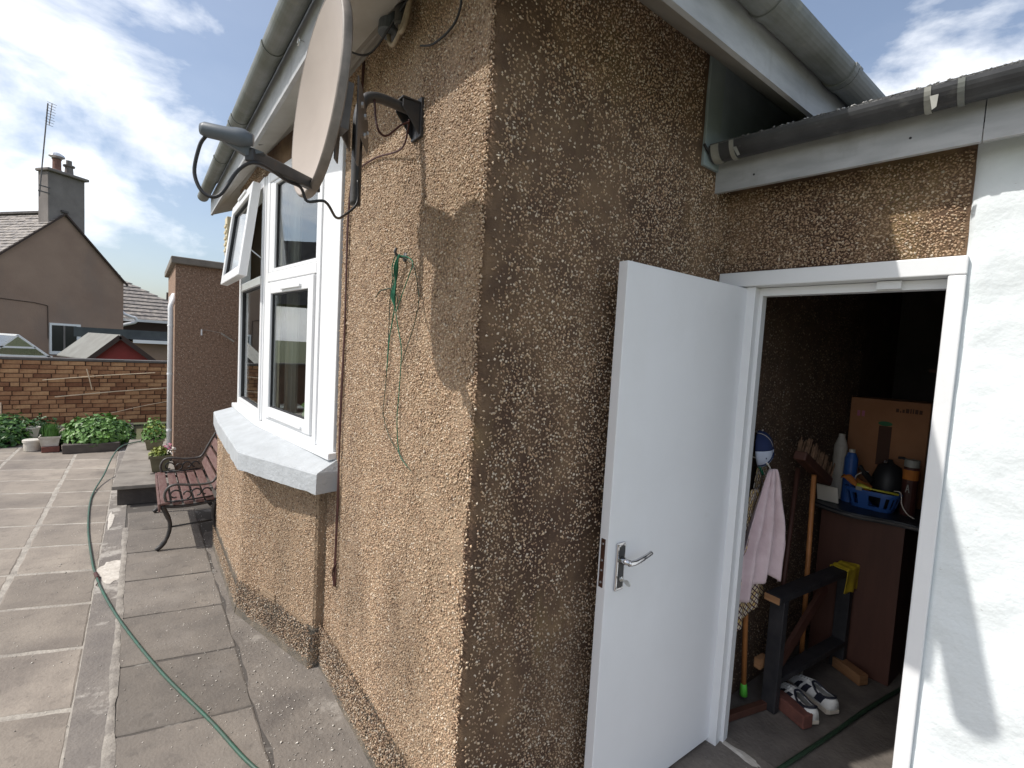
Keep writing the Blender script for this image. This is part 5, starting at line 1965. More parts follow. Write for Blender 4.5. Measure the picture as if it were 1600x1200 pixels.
mb = MB()
gbox(mb, -0.12, 1.09, 0.012, 0.55, 4.6, 7.36)
mb.build('stack', 'chimney', ch, bevel=0.02)
mb = MB()
gbox(mb, -0.2, 1.17, -0.13, 0.58, 7.361, 7.47)
mb.build('cap', 'chimney', ch, bevel=0.03)
mb = MB()
mb.lathe([(0.16, 0), (0.13, 0.1), (0.125, 0.42), (0.15, 0.45)], PG(0.27, 0.2, 7.47), 16)
mb.build('chimney_pot', 'terracotta', ch)
mb = MB()
mb.lathe([(0.15, 0), (0.24, 0.06), (0.22, 0.13), (0.1, 0.2), (0.02, 0.22)], PG(0.27, 0.2, 7.95), 16)
mb.build('cowl', 'tin', ch)
mb = MB()
mb.lathe([(0.14, 0), (0.12, 0.3), (0.18, 0.33), (0.18, 0.38), (0.09, 0.4), (0.09, 0.56)], PG(0.7, 0.25, 7.47), 16)
mb.build('chimney_pot', 'chimney', ch)
w_ = bpy.data.objects.new('window', None)
COL.objects.link(w_)
adopt(w_, nh)
mb = MB()
gbox(mb, -0.1, 0.8, -0.03, 0.05, 0.68, 1.74)
mb.build('pane', 'dark_glass', w_)
for (a_, b_, c_, d_) in ((-0.13, -0.07, 0.62, 1.8), (0.77, 0.9, 0.62, 1.8), (-0.07, 0.77, 1.72, 1.8), (-0.07, 0.77, 0.62, 0.74)):
    mb = MB()
    gbox(mb, a_, b_, -0.06, 0.06, c_, d_)
    mb.build('frame', 'upvc', w_)
mb = MB()
gbox(mb, 0.32, 0.38, -0.045, 0.0, 0.74, 1.72)
mb.build('mullion', 'chimney', w_)
mb = MB()
mb.tube([PG(-1.85, -0.02, 2.55), PG(-0.6, -0.02, 2.5), PG(-0.28, -0.02, 2.45), PG(-0.17, -0.02, 2.42)], 0.012, 5)
mb.tube([PG(-0.17, -0.02, 2.42), PG(-0.16, -0.02, 1.2)], 0.012, 5)
mb.build('wall_wire', 'shed_trim', nh)

ae = thing('television_aerial', 'thin television aerial on a mast beside the gable chimney', 'aerial', tuple(PG(-0.3, 0.3, 6.3)))
mb = MB()
a_, b_ = PG(-0.4, 0.0, 6.35), PG(-0.12, 0.0, 9.75)
mb.tube([a_, b_], 0.022, 6)
mb.build('mast', 'mid_metal', ae)
mb = MB()
for z_ in (6.55, 6.75):
    t_ = (z_ - a_.z) / (b_.z - a_.z)
    mb.bar(a_.lerp(b_, t_) - GD * 0.05, a_.lerp(b_, t_) + GD * 0.3, 0.03, 0.04)
mb.build('lashing', 'mid_metal', ae)
mb = MB()
tp_ = b_ + V((0, 0, 0.0))
bo0, bo1 = tp_ + V((0.06, -0.3, -0.85)), tp_ + V((0.1, 0.1, 0.06))
mb.tube([bo0, bo1], 0.015, 6)
for k in range(9):
    q = bo0.lerp(bo1, k / 8)
    hw = 0.12 + 0.012 * (k % 3)
    mb.tube([q - GD * hw, q + GD * hw], 0.008, 5)
mb.build('elements', 'mid_metal', ae)

# low tiled house further right, with its white gutter and bent downpipe
th = thing('tiled_house', 'low house with grey pantiled roof between the gable and the porch', 'house', (0.2, 30, 0))
mb = MB()
mb.box((-3.2, 30.0, 0.0), (2.3, 34.0, 2.15))
mb.build('wall', 'shed_trim', th)
nrow = 11
mb = MB()
hipx = lambda t: -1.5 + (1 - t) * 4.03
for k in range(nrow):
    t0, t1 = k / nrow, (k + 1.18) / nrow
    mb.extrude([(-3.4, 29.7 + 3 * t0, 2.2 + 2.1 * t0 + 0.07), (hipx(t0), 29.7 + 3 * t0, 2.2 + 2.1 * t0 + 0.07), (hipx(t1), 29.7 + 3 * t1, 2.2 + 2.1 * t1), (-3.4, 29.7 + 3 * t1, 2.2 + 2.1 * t1)], (0, 0, 0.04))
o = mb.build('roof_tiles', 'slate', th)
o['kind'] = 'stuff'
mb = MB()
mb.bar((-2.3, 29.62, 2.2), (2.5, 29.62, 2.2), 0.12, 0.12)
mb.build('gutter', 'upvc', th)
mb = MB()
mb.tube(smooth_path([(-1.55, 29.4, 2.75), (-1.45, 29.4, 2.5), (-1.15, 29.4, 2.36), (-0.98, 29.4, 2.3), (-1.0, 29.4, 2.1), (-1.5, 29.4, 1.9), (-1.55, 29.4, 1.6)], 5), 0.07, 8)
mb.build('downpipe', 'upvc', th)
fc = thing('far_chimney', 'far chimney stack with two dark pots on the skyline', 'chimney', (0.35, 40, 3.0))
mb = MB()
mb.box((0.5, 40, 0.0), (1.3, 41, 3.95))
mb.build('stack', 'chimney', fc)
for x_ in (0.72, 1.02):
    mb = MB()
    mb.lathe([(0.11, 0), (0.1, 0.5)], (x_, 40.4, 3.95), 10)
    mb.build('chimney_pot', 'shed_trim', fc)
lh_ = thing('slate_house', 'dark slate roof edge showing at the far left above the gable house', 'house', tuple(PG(-4, 12, 0)))
mb = MB()
mb.extrude([PG(-1.2, 12, 4.0), PG(-6, 12, 4.0), PG(-6, 14, 8.6), PG(-2.6, 14, 8.4), PG(-0.2, 14, 5.7)], RD * 3)
mb.build('roof', 'slate_dark', lh_)

# flat-roofed extension
ex = thing('flat_roof_extension', 'flat-roofed brown extension with dark fascia behind the red shed', 'outbuilding', (-1.0, 18, 0))
mb = MB()
mb.box((-2.05, 18.0, 0.0), (2.5, 21.0, 1.36))
mb.build('wall', 'house_brown', ex)
mb = MB()
mb.box((-2.3, 17.7, 1.42), (2.7, 21.2, 1.70))
mb.build('roof', 'flat_roof', ex)
mb = MB()
mb.bar((-0.95, 17.66, 1.36), (2.7, 17.66, 1.36), 0.1, 0.1)
mb.build('gutter', 'upvc', ex)
# shed
sh = thing('garden_shed', 'small red shed with grey felt roof behind the brick wall', 'shed', (-1.1, 12.5, 0))
yS = 12.0
mb = MB()
mb.extrude([(-1.5, yS, 0), (-0.6, yS, 0), (-0.6, yS, 1.1), (-1.09, yS, 1.5), (-1.5, yS, 1.1)], (-0.6, 1.6, 0))
mb.build('wall', 'red_shed', sh)
mb = MB()
mb.extrude([(-1.1, yS - 0.08, 1.56), (-1.62, yS - 0.08, 1.03), (-2.25, yS + 1.62, 1.03), (-1.72, yS + 1.62, 1.56)], (0, 0, 0.02))
mb.build('roof_panel', 'shed_felt', sh)
mb = MB()
mb.extrude([(-1.1, yS - 0.08, 1.56), (-0.5, yS - 0.08, 1.03), (-1.12, yS + 1.62, 1.03), (-1.72, yS + 1.62, 1.56)], (0, 0, 0.02))
mb.build('roof_panel', 'shed_felt', sh)
for x1_ in (-1.64, -0.48):
    mb = MB()
    mb.bar((-1.1, yS - 0.1, 1.54), (x1_, yS - 0.1, 1.0), 0.03, 0.09)
    mb.build('bargeboard', 'shed_trim', sh)
# greenhouse
gh = thing('greenhouse', 'white-framed greenhouse gable at the left behind the brick wall', 'greenhouse', (-2.8, 12.6, 0))
A_, B_, C_ = V((-3.2, 12.5, 0.95)), V((-2.7, 12.5, 1.46)), V((-2.2, 12.5, 1.0))
for (a_, b_) in ((A_, B_), (B_, C_), (V((-3.2, 12.5, 0)), A_), (V((-2.2, 12.5, 0)), C_), (V((-3.2, 12.5, 1.05)), V((-2.2, 12.5, 1.05))), (B_, B_ + V((-1.2, 1.7, 0))), (C_, C_ + V((-1.2, 1.7, 0))), (A_, A_ + V((-1.2, 1.7, 0))), (V((-3.0, 12.5, 1.2)), V((-3.0 - 1.2, 14.2, 1.2))), (V((-2.95, 12.5, 1.22)), V((-2.45, 12.5, 1.22)))):
    mb = MB()
    mb.bar(a_, b_, 0.03, 0.035)
    mb.build('frame_bar', 'upvc', gh)
mb = MB()
mb.extrude([V((-3.2, 12.51, 0)), V((-2.2, 12.51, 0)), V((-2.2, 12.51, 1.0)), V((-2.7, 12.51, 1.45)), V((-3.2, 12.51, 0.95))], (0, 0.004, 0))
mb.build('pane', 'glass', gh)
mb = MB()
mb.extrude([B_, A_, A_ + V((-1.2, 1.7, 0)), B_ + V((-1.2, 1.7, 0))], (0, 0, -0.004))
mb.build('pane', 'glass', gh)
mb = MB()
mb.extrude([B_, C_, C_ + V((-1.2, 1.7, 0)), B_ + V((-1.2, 1.7, 0))], (0, 0, -0.004))
mb.build('pane', 'glass', gh)

# ------------------------------------------------------------------ things inside the store
# worktop on a red-brown end panel
ct = thing('worktop_unit', 'dark curved worktop on a red-brown board at the back of the store', 'worktop', (2.6, -0.3, 0))
mb = MB()
mb.box((2.44, -0.455, 0.0), (2.458, -0.06, 0.87))
mb.build('end_panel', 'timber_red', ct)
mb = MB()
mb.box((2.458, -0.455, 0.0), (3.3, -0.437, 0.87))
mb.build('side_panel', 'timber_red', ct)
mb = MB()
edge = []
for k in range(21):
    t_ = k / 20
    y = -0.02 - 0.6 * t_
    edge.append((2.40 - 0.035 * math.sin(t_ * 7.0 - 0.6), y))
mb.prism(edge + [(3.4, -0.62), (3.4, -0.02)], 0.871, 0.9)
mb.build('worktop', 'worktop', ct, bevel=0.004)
mb = MB()
mb.tube([(x - 0.004, y, 0.885) for x, y in edge], 0.006, 6)
mb.build('edge_trim', 'mid_metal', ct)

cbx = thing('cardboard_box', 'large printed cardboard box standing on the dark worktop', 'box', (2.95, -0.22, 0.9))
mb = MB()
mb.box((2.83, -0.425, 0.901), (3.12, -0.03, 1.52))
mb.build('box', 'cardboard', cbx, bevel=0.006)
# the print on its face: a line of small blocks as on the carton, a bottle-like picture with a green cap
xk = 0
for i, (w_, h_) in enumerate([(0.018, 0.022), (0.008, 0.01), (0.014, 0.02), (0.02, 0.026), (0.008, 0.028), (0.008, 0.028), (0.018, 0.026), (0.018, 0.024)]):
    y = -0.265 - xk
    mb = MB()
    mb.box((2.8285, y - w_ * 0.8, 1.452), (2.8298, y, 1.452 + h_))
    mb.build('printed_letter', 'ink', cbx)
    xk += w_ * 0.8 + 0.005
mb = MB()
for (y0, y1, z0, z1) in ((-0.085, -0.07, 1.405, 1.44), (-0.11, -0.095, 1.405, 1.44)):
    mb.box((2.8285, y0, z0), (2.8298, y1, z1))
mb.build('printed_mark', 'petal_pink', cbx)
mb = MB()
mb.box((2.8285, -0.255, 1.12), (2.8298, -0.19, 1.36))
mb.build('printed_picture', 'ink', cbx)
mb = MB()
mb.lathe([(0.036, 0), (0.036, 0.0012)], (2.8298, -0.22, 1.375), 20, (-1, 0, 0))
mb.v = [(x, y, 1.375 + (z - 1.375) * 0.4) for x, y, z in mb.v]
mb.build('printed_picture', 'ink_green', cbx)

bs = thing('plastic_basket', 'blue slotted plastic basket on the dark worktop', 'basket', (2.6, -0.26, 0.9))


def basket_ring(z, k):
    """rounded rectangle at height z, k scales outwards"""
    out = []
    for q in range(28):
        a = 2 * math.pi * q / 28
        cx = 0.085 * k * math.copysign(abs(math.cos(a)) ** 0.5, math.cos(a))
        cy = 0.125 * k * math.copysign(abs(math.sin(a)) ** 0.5, math.sin(a))
        out.append(V((2.6 + cx, -0.26 + cy, z)))
    return out


mb = MB()
rings = [basket_ring(0.903, 0.78), basket_ring(0.925, 0.84), basket_ring(0.985, 0.97), basket_ring(1.01, 1.0), basket_ring(1.01, 1.06), basket_ring(1.0, 1.06)]
vs = [p for r in rings for p in r]
fs = []
for i in range(len(rings) - 1):
    for k in range(28):
        if i == 1 and k % 2 == 0:
            continue      # slots
        fs.append((i * 28 + k, i * 28 + (k + 1) % 28, (i + 1) * 28 + (k + 1) % 28, (i + 1) * 28 + k))
fs.append(tuple(range(28)))
mb.add(vs, fs)
mb.build('basket', 'blue_plastic', bs, solid=0.003)


def bottle(name, label, c, prof, matname, capmat=None, cap=None, band=None):
    t_ = thing(name, label, 'bottle', c)
    MB().lathe(prof, c, 18).build('body', matname, t_, smooth=False)
    if cap:
        MB().lathe(cap[1], (c[0], c[1], c[2] + cap[0]), 16).build('cap', capmat, t_)
    if band:
        MB().lathe(band[1], (c[0], c[1], c[2] + band[0]), 18).build('label_band', band[2], t_)
    return t_


bottle('white_bottle', 'white plastic bottle left of the cardboard box', (2.66, -0.055, 0.9), [(0.035, 0), (0.035, 0.2), (0.038, 0.24), (0.036, 0.32), (0.02, 0.37), (0.016, 0.38)], 'pot_white', 'pot_white', (0.375, [(0.018, 0), (0.018, 0.02)]))
jar = bottle('brown_jar', 'dark jar with orange label and pale lid at the right of the basket', (2.64, -0.41, 0.9), [(0.034, 0), (0.036, 0.01), (0.036, 0.25), (0.032, 0.27)], 'cable_brown', 'tape', (0.27, [(0.035, 0), (0.035, 0.035), (0.034, 0.04)]), (0.2, [(0.0365, 0), (0.0365, 0.055)], 'orange_cloth'))
# two painted letters on the jar
mb = MB()
jx = 2.64 - 0.0368
mb.extrude([(jx, -0.404, 0.13 + 0.9), (jx, -0.400, 0.13 + 0.9), (jx, -0.408, 0.175 + 0.9), (jx, -0.412, 0.175 + 0.9)], (-0.0012, 0, 0))
mb.extrude([(jx, -0.420, 0.13 + 0.9), (jx, -0.416, 0.13 + 0.9), (jx, -0.408, 0.175 + 0.9), (jx, -0.412, 0.175 + 0.9)], (-0.0012, 0, 0))
mb.extrude([(jx, -0.416, 0.145 + 0.9), (jx, -0.404, 0.145 + 0.9), (jx, -0.404, 0.15 + 0.9), (jx, -0.416, 0.15 + 0.9)], (-0.0014, 0, 0))
mb.build('printed_letter', 'tape', jar)
bottle('blue_can', 'blue spray can leaning beside the white bottle', (2.63, -0.125, 0.9), [(0.034, 0), (0.034, 0.26), (0.022, 0.29), (0.012, 0.3)], 'blue_plastic', 'pot_white', (0.295, [(0.016, 0), (0.016, 0.02)]))
kt = thing('kettle', 'small black kettle behind the blue basket', 'kettle', (2.7, -0.29, 0.9))
MB().lathe([(0.07, 0), (0.085, 0.03), (0.08, 0.16), (0.055, 0.24), (0.02, 0.26), (0.012, 0.28)], (2.72, -0.29, 0.9), 22).build('body', 'black', kt, smooth=True)
MB().tube(smooth_path([(2.71, -0.36, 1.0), (2.71, -0.39, 1.08), (2.71, -0.37, 1.19), (2.71, -0.33, 1.2)], 5), 0.008, 8).build('handle', 'black', kt, smooth=True)
MB().tube(smooth_path([(2.64, -0.23, 1.05), (2.60, -0.2, 1.1), (2.585, -0.185, 1.13)], 4), [0.018] * 4 + [0.012] * 5, 8).build('spout', 'black', kt, smooth=True)
MB().lathe([(0.009, 0), (0.009, 0.012)], (2.648, -0.29, 1.17), 10, (-1, 0, 0.3)).build('knob', 'chrome', kt)
og = thing('orange_cloth', 'crumpled orange duster at the left end of the blue basket', 'cloth', (2.56, -0.16, 1.0))


def duster(u, v):
    x = 2.54 + 0.1 * u
    y = -0.11 - 0.13 * v
    return (x, y, 1.0 + 0.05 * (1 - v) + 0.03 * mnoise.noise((u * 3, v * 3, 4)) + 0.02 * math.sin(u * 7))


MB().grid(duster, 12, 12).build('cloth', 'orange_cloth', og, smooth=True, solid=0.004)
bru = thing('washing_up_brush', 'yellow plastic brush lying across the blue basket', 'brush', (2.55, -0.3, 1.01))
MB().tube([(2.52, -0.2, 1.03), (2.52, -0.225, 1.03), (2.525, -0.27, 1.022), (2.54, -0.39, 1.02)], [0.013, 0.013, 0.005, 0.006], 8).build('handle', 'yellow_plastic', bru, smooth=True)
MB().obox((2.52, -0.212, 1.015), (0.022, 0.03, 0.02)).build('bristles', 'tape', bru)
wr_c = thing('white_flex', 'thin white flex looping out of the basket', 'cable', (2.55, -0.4, 0.95))
MB().tube(smooth_path([(2.57, -0.36, 1.03), (2.55, -0.395, 1.03), (2.53, -0.41, 0.97), (2.52, -0.44, 0.93), (2.52, -0.47, 0.915)], 6), 0.0025, 6).build('flex', 'petal_white', wr_c, smooth=True)
MB().tube(smooth_path([(2.60, -0.16, 1.02), (2.59, -0.17, 1.07), (2.6, -0.205, 1.1), (2.62, -0.22, 1.1)], 6), 0.0025, 6).build('flex', 'petal_white', wr_c, smooth=True)
pp = thing('paper_sheet', 'cream card propped under the broom head', 'card', (2.43, -0.06, 0.91))
MB().obox((2.46, -0.075, 0.955), (0.006, 0.11, 0.1), (0.9, 0, 0.3), (0, 1, 0), (-0.3, 0, 0.9)).build('sheet', 'petal_white', pp)

# broom standing on its handle, head up
brm = thing('broom', 'old broom standing head up against the store wall', 'broom', (2.1, -0.15, 0))
MB().tube([(2.107, -0.15, 0.012), (2.085, -0.13, 1.12)], 0.0125, 10).build('handle', 'timber_orange', brm, smooth=True)
MB().tube([(2.108, -0.15, 0.004), (2.106, -0.15, 0.05)], 0.0135, 10).build('ferrule', 'pot_white', brm)
hd = V((0.9, 0.0, -0.42)).normalized()
hc = V((2.10, -0.12, 1.15))
MB().obox(hc, (0.42, 0.06, 0.045), hd, (0, 1, 0), hd.cross(V((0, 1, 0)))).build('head', 'timber_red', brm, bevel=0.006)
up_ = hd.cross(V((0, 1, 0)))
if up_.z < 0:
    up_ = -up_
mb = MB()
rr = random.Random(4)
for i in range(150):
    a_ = hc + hd * rr.uniform(-0.2, 0.2) + V((0, rr.uniform(-0.026, 0.026), 0)) + up_ * 0.02
    mb.tube([a_, a_ + up_ * rr.uniform(0.06, 0.085) + hd * rr.uniform(-0.012, 0.012)], 0.0035, 4)
o = mb.build('bristles', 'bristle', brm)
o['kind'] = 'stuff'
mop = thing('wooden_pole', 'second brown wooden handle leaning behind the broom', 'pole', (1.9, -0.1, 0))
MB().tube([(1.80, -0.13, 0.01), (2.03, -0.07, 1.15)], 0.012, 10).build('pole', 'timber_red', mop, smooth=True)
opl = thing('orange_pole', 'orange wooden handle with bright green tip by the doorway', 'pole', (1.645, -0.07, 0))
MB().tube([(1.648, -0.066, 0.07), (1.60, -0.035, 1.0)], 0.0125, 10).build('handle', 'timber_orange', opl, smooth=True)
MB().tube([(1.65, -0.068, 0.03), (1.648, -0.066, 0.075), (1.6475, -0.0655, 0.09)], [0.019, 0.016, 0.014], 12).build('tip', 'green_plastic', opl, smooth=True)
bt = thing('floor_batten', 'dark timber batten on the floor along the store wall', 'timber', (1.55, -0.1, 0))
MB().obox((1.55, -0.118, 0.018), (0.31, 0.03, 0.036), V((0.28, -0.07, 0)), V((0.07, 0.28, 0))).build('batten', 'timber_red', bt, bevel=0.003)

# black timber trestle frame
tr = thing('trestle_frame', 'black stained timber frame standing on the store floor', 'trestle', (2.1, -0.2, 0))
nx_ = V((0.995, -0.085, 0)).normalized()
Na, Fa = V((1.705, -0.172, 0)), V((2.40, -0.228, 0))
nyv = V((-nx_.y, nx_.x, 0))
for i, P_ in enumerate((Na, Fa)):
    MB().obox(P_ + V((0, 0, 0.28)), (0.04, 0.07, 0.56), nx_, nyv).build('post', 'timber_black', tr, bevel=0.003)
MB().obox((Na + Fa) / 2 - nx_ * 0.01 + V((0, 0, 0.578)), (0.80, 0.075, 0.034), nx_, nyv).build('top_rail', 'timber_black', tr, bevel=0.003)
MB().obox(Na - nx_ * 0.071 + V((0, 0, 0.578)), (0.0035, 0.073, 0.032), nx_, nyv).build('rail_end', 'timber', tr, label='bare sawn end of the top rail')
MB().obox((Na + Fa) / 2 + V((0, 0, 0.155)), (0.66, 0.068, 0.03), nx_, nyv).build('lower_rail', 'timber_black', tr, bevel=0.003)
MB().bar(Na + nx_ * 0.1 + nyv * 0.02 + V((0, 0, 0.2)), Na + nx_ * 0.5 + nyv * 0.02 + V((0, 0, 0.5)), 0.02, 0.06).build('brace', 'timber_red', tr)
yc = thing('yellow_cloth', 'yellow cloth draped over the end of the black timber frame', 'cloth', (2.38, -0.24, 0.6))


def ycl(u, v):
    s_ = (u - 0.5) * 0.16
    d_ = v - 0.42
    w2 = 0.042
    if abs(d_) * 0.3 < w2:
        off, z = d_ * 0.3, 0.599
    else:
        off = math.copysign(w2, d_) + 0.012 * math.sin(u * 9 + v * 4) * (abs(d_) - 0.1)
        z = 0.599 - (abs(d_) * 0.3 - w2)
    p = Fa - nx_ * 0.02 + nx_ * s_ * (1 + 0.15 * abs(d_)) - nyv * off * 1.05
    return (p.x, p.y, z + 0.004 * math.sin(u * 17 + v * 9))


MB().grid(ycl, 22, 30).build('cloth', 'yellow', yc, smooth=True, solid=0.003)
rbk = thing('red_brick', 'old red brick lying in front of the black frame', 'brick', (1.74, -0.26, 0))
MB().obox((1.752, -0.255, 0.034), (0.175, 0.06, 0.066), V((-0.05, -0.15, 0)), V((0.15, -0.05, 0))).build('brick', 'brick_red', rbk, bevel=0.005)
wb_ = thing('timber_block', 'short bare timber block under the far end of the frame', 'timber', (2.37, -0.3, 0))
MB().obox((2.365, -0.3, 0.03), (0.17, 0.06, 0.058), V((-0.07, -0.15, 0)), V((0.15, -0.07, 0))).build('block', 'timber', wb_, bevel=0.004)
wb2 = thing('timber_block', 'small wood offcut leaning on the near post of the frame', 'timber', (1.66, -0.1, 0.1))
MB().obox((1.70, -0.115, 0.215), (0.07, 0.03, 0.05), nx_, nyv).build('block', 'timber', wb2)


# trainers
def shoe(label, heel, ang):
    t_ = thing('trainer', label, 'shoe', (heel[0], heel[1], 0), 'pair of trainers on the store floor')
    c_, s_ = math.cos(ang), math.sin(ang)

    def W_(l, w, z):
        return (heel[0] + c_ * l - s_ * w, heel[1] + s_ * l + c_ * w, z)

    st = [(0.0, 0.026, 0.03), (0.012, 0.034, 0.03), (0.06, 0.036, 0.028), (0.12, 0.037, 0.022), (0.18, 0.045, 0.02), (0.23, 0.044, 0.02), (0.262, 0.032, 0.022), (0.275, 0.014, 0.026)]
    hts = [0.085, 0.092, 0.085, 0.088, 0.076, 0.058, 0.045, 0.032]
    # sole
    mb = MB()
    n_ = 12
    vs, fs = [], []
    for (l, w, zt) in st:
        for (ww, zz) in ((-1.05, 0.004 if l > 0.01 else 0.012), (-1.08, zt), (1.08, zt), (1.05, 0.004 if l > 0.01 else 0.012)):
            vs.append(W_(l - 0.004 if l < 0.005 else l * 1.01, ww * w, zz))
    for i in range(len(st) - 1):
        for k in range(4):
            fs.append((i * 4 + k, i * 4 + (k + 1) % 4, (i + 1) * 4 + (k + 1) % 4, (i + 1) * 4 + k))
    fs += [(0, 1, 2, 3), tuple((len(st) - 1) * 4 + k for k in range(4))]
    mb.add(vs, fs)
    mb.build('sole', 'shoe_sole', t_, bevel=0.003)
    # upper: arched sections, open over the ankle
    mb = MB()
    vs, fs = [], []
    for (l, w, zt), h in zip(st, hts):
        for k in range(n_ + 1):
            a = math.pi * k / n_
            vs.append(W_(l, w * math.cos(a), zt - 0.004 + (h - zt) * math.sin(a) ** 0.75))
    m_ = n_ + 1
    for i in range(len(st) - 1):
        for k in range(n_):
            if i in (0, 1, 2) and 4 <= k <= 7 and not (i == 0):
                continue
            fs.append((i * m_ + k, i * m_ + k + 1, (i + 1) * m_ + k + 1, (i + 1) * m_ + k))
    fs.append(tuple(range(m_)))
    fs.append(tuple((len(st) - 1) * m_ + k for k in range(m_)))
    mb.add(vs, fs)
    mb.build('upper', 'shoe_white', t_, smooth=True, solid=0.003)
    mb = MB()
    for sg in (-1, 1):
        for (l0, l1) in ((0.13, 0.16), (0.175, 0.2), (0.045, 0.085)):
            P = []
            for l in (l0, l1):
                q = [i for i in range(len(st) - 1) if st[i][0] <= l <= st[i + 1][0]][0]
                f = (l - st[q][0]) / (st[q + 1][0] - st[q][0])
                w = st[q][1] * (1 - f) + st[q + 1][1] * f
                zt = st[q][2] * (1 - f) + st[q + 1][2] * f
                h = hts[q] * (1 - f) + hts[q + 1] * f
                P.append((l, w, zt, h))
            pts = []
            for (l, w, zt, h), dl in ((P[0], -0.02), (P[1], -0.02)):
                for a in (0.12, 0.55, 0.95):
                    pts.append(V(W_(l + dl * a, sg * (w * math.cos(a) + 0.0035), zt - 0.001 + (h - zt) * math.sin(a) ** 0.75)))
            mb.add(pts, [(0, 1, 4, 3), (1, 2, 5, 4)])
    mb.build('stripes', 'shoe_dark', t_, solid=0.002)['kind'] = 'stuff'
    MB().tube(smooth_path([W_(0.02, -0.026, 0.082), W_(0.004, 0, 0.09), W_(0.02, 0.026, 0.082), W_(0.07, 0.03, 0.068), W_(0.115, 0.016, 0.085), W_(0.125, 0, 0.09), W_(0.115, -0.016, 0.085), W_(0.07, -0.03, 0.068), W_(0.02, -0.026, 0.082)], 4), 0.0055, 7).build('collar', 'shoe_dark', t_, smooth=True)
    mb = MB()
    mb.add([W_(0.03, -0.024, 0.04), W_(0.03, 0.024, 0.04), W_(0.12, 0.024, 0.036), W_(0.12, -0.024, 0.036)], [(0, 1, 2, 3)])
    mb.build('insole', 'shoe_dark', t_, solid=0.004)
    mb = MB()
    for k in range(5):
        l = 0.13 + 0.018 * k
        z = 0.093 - 0.006 * k
        mb.tube([W_(l, -0.018, z - 0.006), W_(l + 0.004, 0, z), W_(l, 0.018, z - 0.006)], 0.003, 5)
    mb.tube(smooth_path([W_(0.135, 0, 0.096), W_(0.12, 0.03, 0.1), W_(0.13, 0.045, 0.085), W_(0.15, 0.04, 0.07)], 4), 0.002, 5)
    mb.build('laces', 'shoe_white', t_)['kind'] = 'stuff'
    return t_


shoe('white and navy trainer nearer the red brick', (1.765, -0.345), math.radians(58))
shoe('white and navy trainer on the right of the pair', (1.93, -0.375), math.radians(66))

# hose on the store floor
sh2 = thing('store_hose', 'dark green hose running along the store floor', 'hose', (1.8, -0.42, 0))
MB().tube(smooth_path([(1.12, -0.34, 0.013), (1.25, -0.36, 0.013), (1.4, -0.375, 0.010), (1.777, -0.421, 0.010), (2.1, -0.455, 0.010), (2.48, -0.51, 0.010), (3.0, -0.6, 0.010)], 6), 0.0095, 10).build('tube', 'twine_dark', sh2, smooth=True)
# threshold whitewash line
vs, fs = blob(1.305, -0.235, 0.02, 0.09, 0.006, seed=9)
MB().add(vs, fs).build('paint_drip', 'white_patch', edgebase)

# shelf high at the back
sf = thing('wall_shelf', 'brown wooden shelf high on the dark back wall of the store', 'shelf', (3.4, -0.7, 1.7))
MB().box((3.05, -2.0, 1.70), (3.69, -0.35, 1.72)).build('board', 'timber_red', sf)
MB().box((3.62, -0.9, 1.5), (3.69, -0.86, 1.699)).build('bracket', 'dark_metal', sf)

# cap and cloths hung by the doorway
cap_ = thing('baseball_cap', 'navy and white cap with green peak hanging inside the doorway', 'cap', (1.62, -0.08, 1.25))
cc0 = V((1.625, -0.045, 1.28))
ca_ = V((0.25, -0.95, 0.1)).normalized()      # crown points into the room
cu_ = V((0.1, 0.0, 1.0))
cs_ = ca_.cross(cu_).normalized()
cu_ = cs_.cross(ca_).normalized()


def crown(u, v, k=1.0):
    a = 2 * math.pi * u
    e_ = v * math.pi / 2
    r_ = math.cos(e_) ** 0.8
    dent = 1 + 0.05 * math.sin(3 * a + 1.0)
    return cc0 + cs_ * 0.075 * k * dent * r_ * math.cos(a) + cu_ * 0.088 * k * r_ * math.sin(a) + ca_ * 0.062 * k * math.sin(e_)


for (u0, u1, mm_) in ((-0.02, 0.16, 'navy'), (0.16, 0.34, 'navy'), (0.34, 0.5, 'navy'), (0.5, 0.66, 'cap_white'), (0.66, 0.82, 'cap_white'), (0.82, 0.98, 'cap_white')):
    MB().grid(lambda u, v: crown(u0 + (u1 - u0) * u, v * 0.97), 8, 10).build('crown_panel', mm_, cap_, smooth=True, solid=0.003)
for us in (0.5, 0.66, 0.82):
    MB().tube([crown(us, 0.02 + 0.09 * k, 1.012) for k in range(11)], 0.0045, 5).build('crown_seam', 'navy', cap_, smooth=True)
MB().tube([crown(0.16, 0.02 + 0.09 * k, 1.012) for k in range(11)], 0.002, 5).build('crown_seam', 'pot_white', cap_, smooth=True)
for (us, vs_) in ((0.58, 0.45), (0.74, 0.45), (0.9, 0.45)):
    MB().lathe([(0.004, -0.001), (0.004, 0.002)], crown(us, vs_, 1.03), 8, tuple(ca_)).build('eyelet', 'navy', cap_)


def peak(u, v):
    a = math.pi * (0.93 + 0.62 * u)
    rim = cs_ * math.cos(a) + cu_ * math.sin(a)
    e0 = cc0 + cs_ * 0.076 * math.cos(a) + cu_ * 0.089 * math.sin(a)
    e1 = e0 + rim * 0.062 * math.sin(math.pi * u) ** 0.7 + ca_ * 0.012
    return e0.lerp(e1, v)


MB().grid(peak, 16, 5).build('peak', 'cap_green', cap_, smooth=True, solid=0.003)
MB().tube([(1.63, -0.014, 1.36), (1.63, -0.05, 1.36), (1.63, -0.055, 1.375)], 0.004, 6).build('peg', 'steel', cap_)


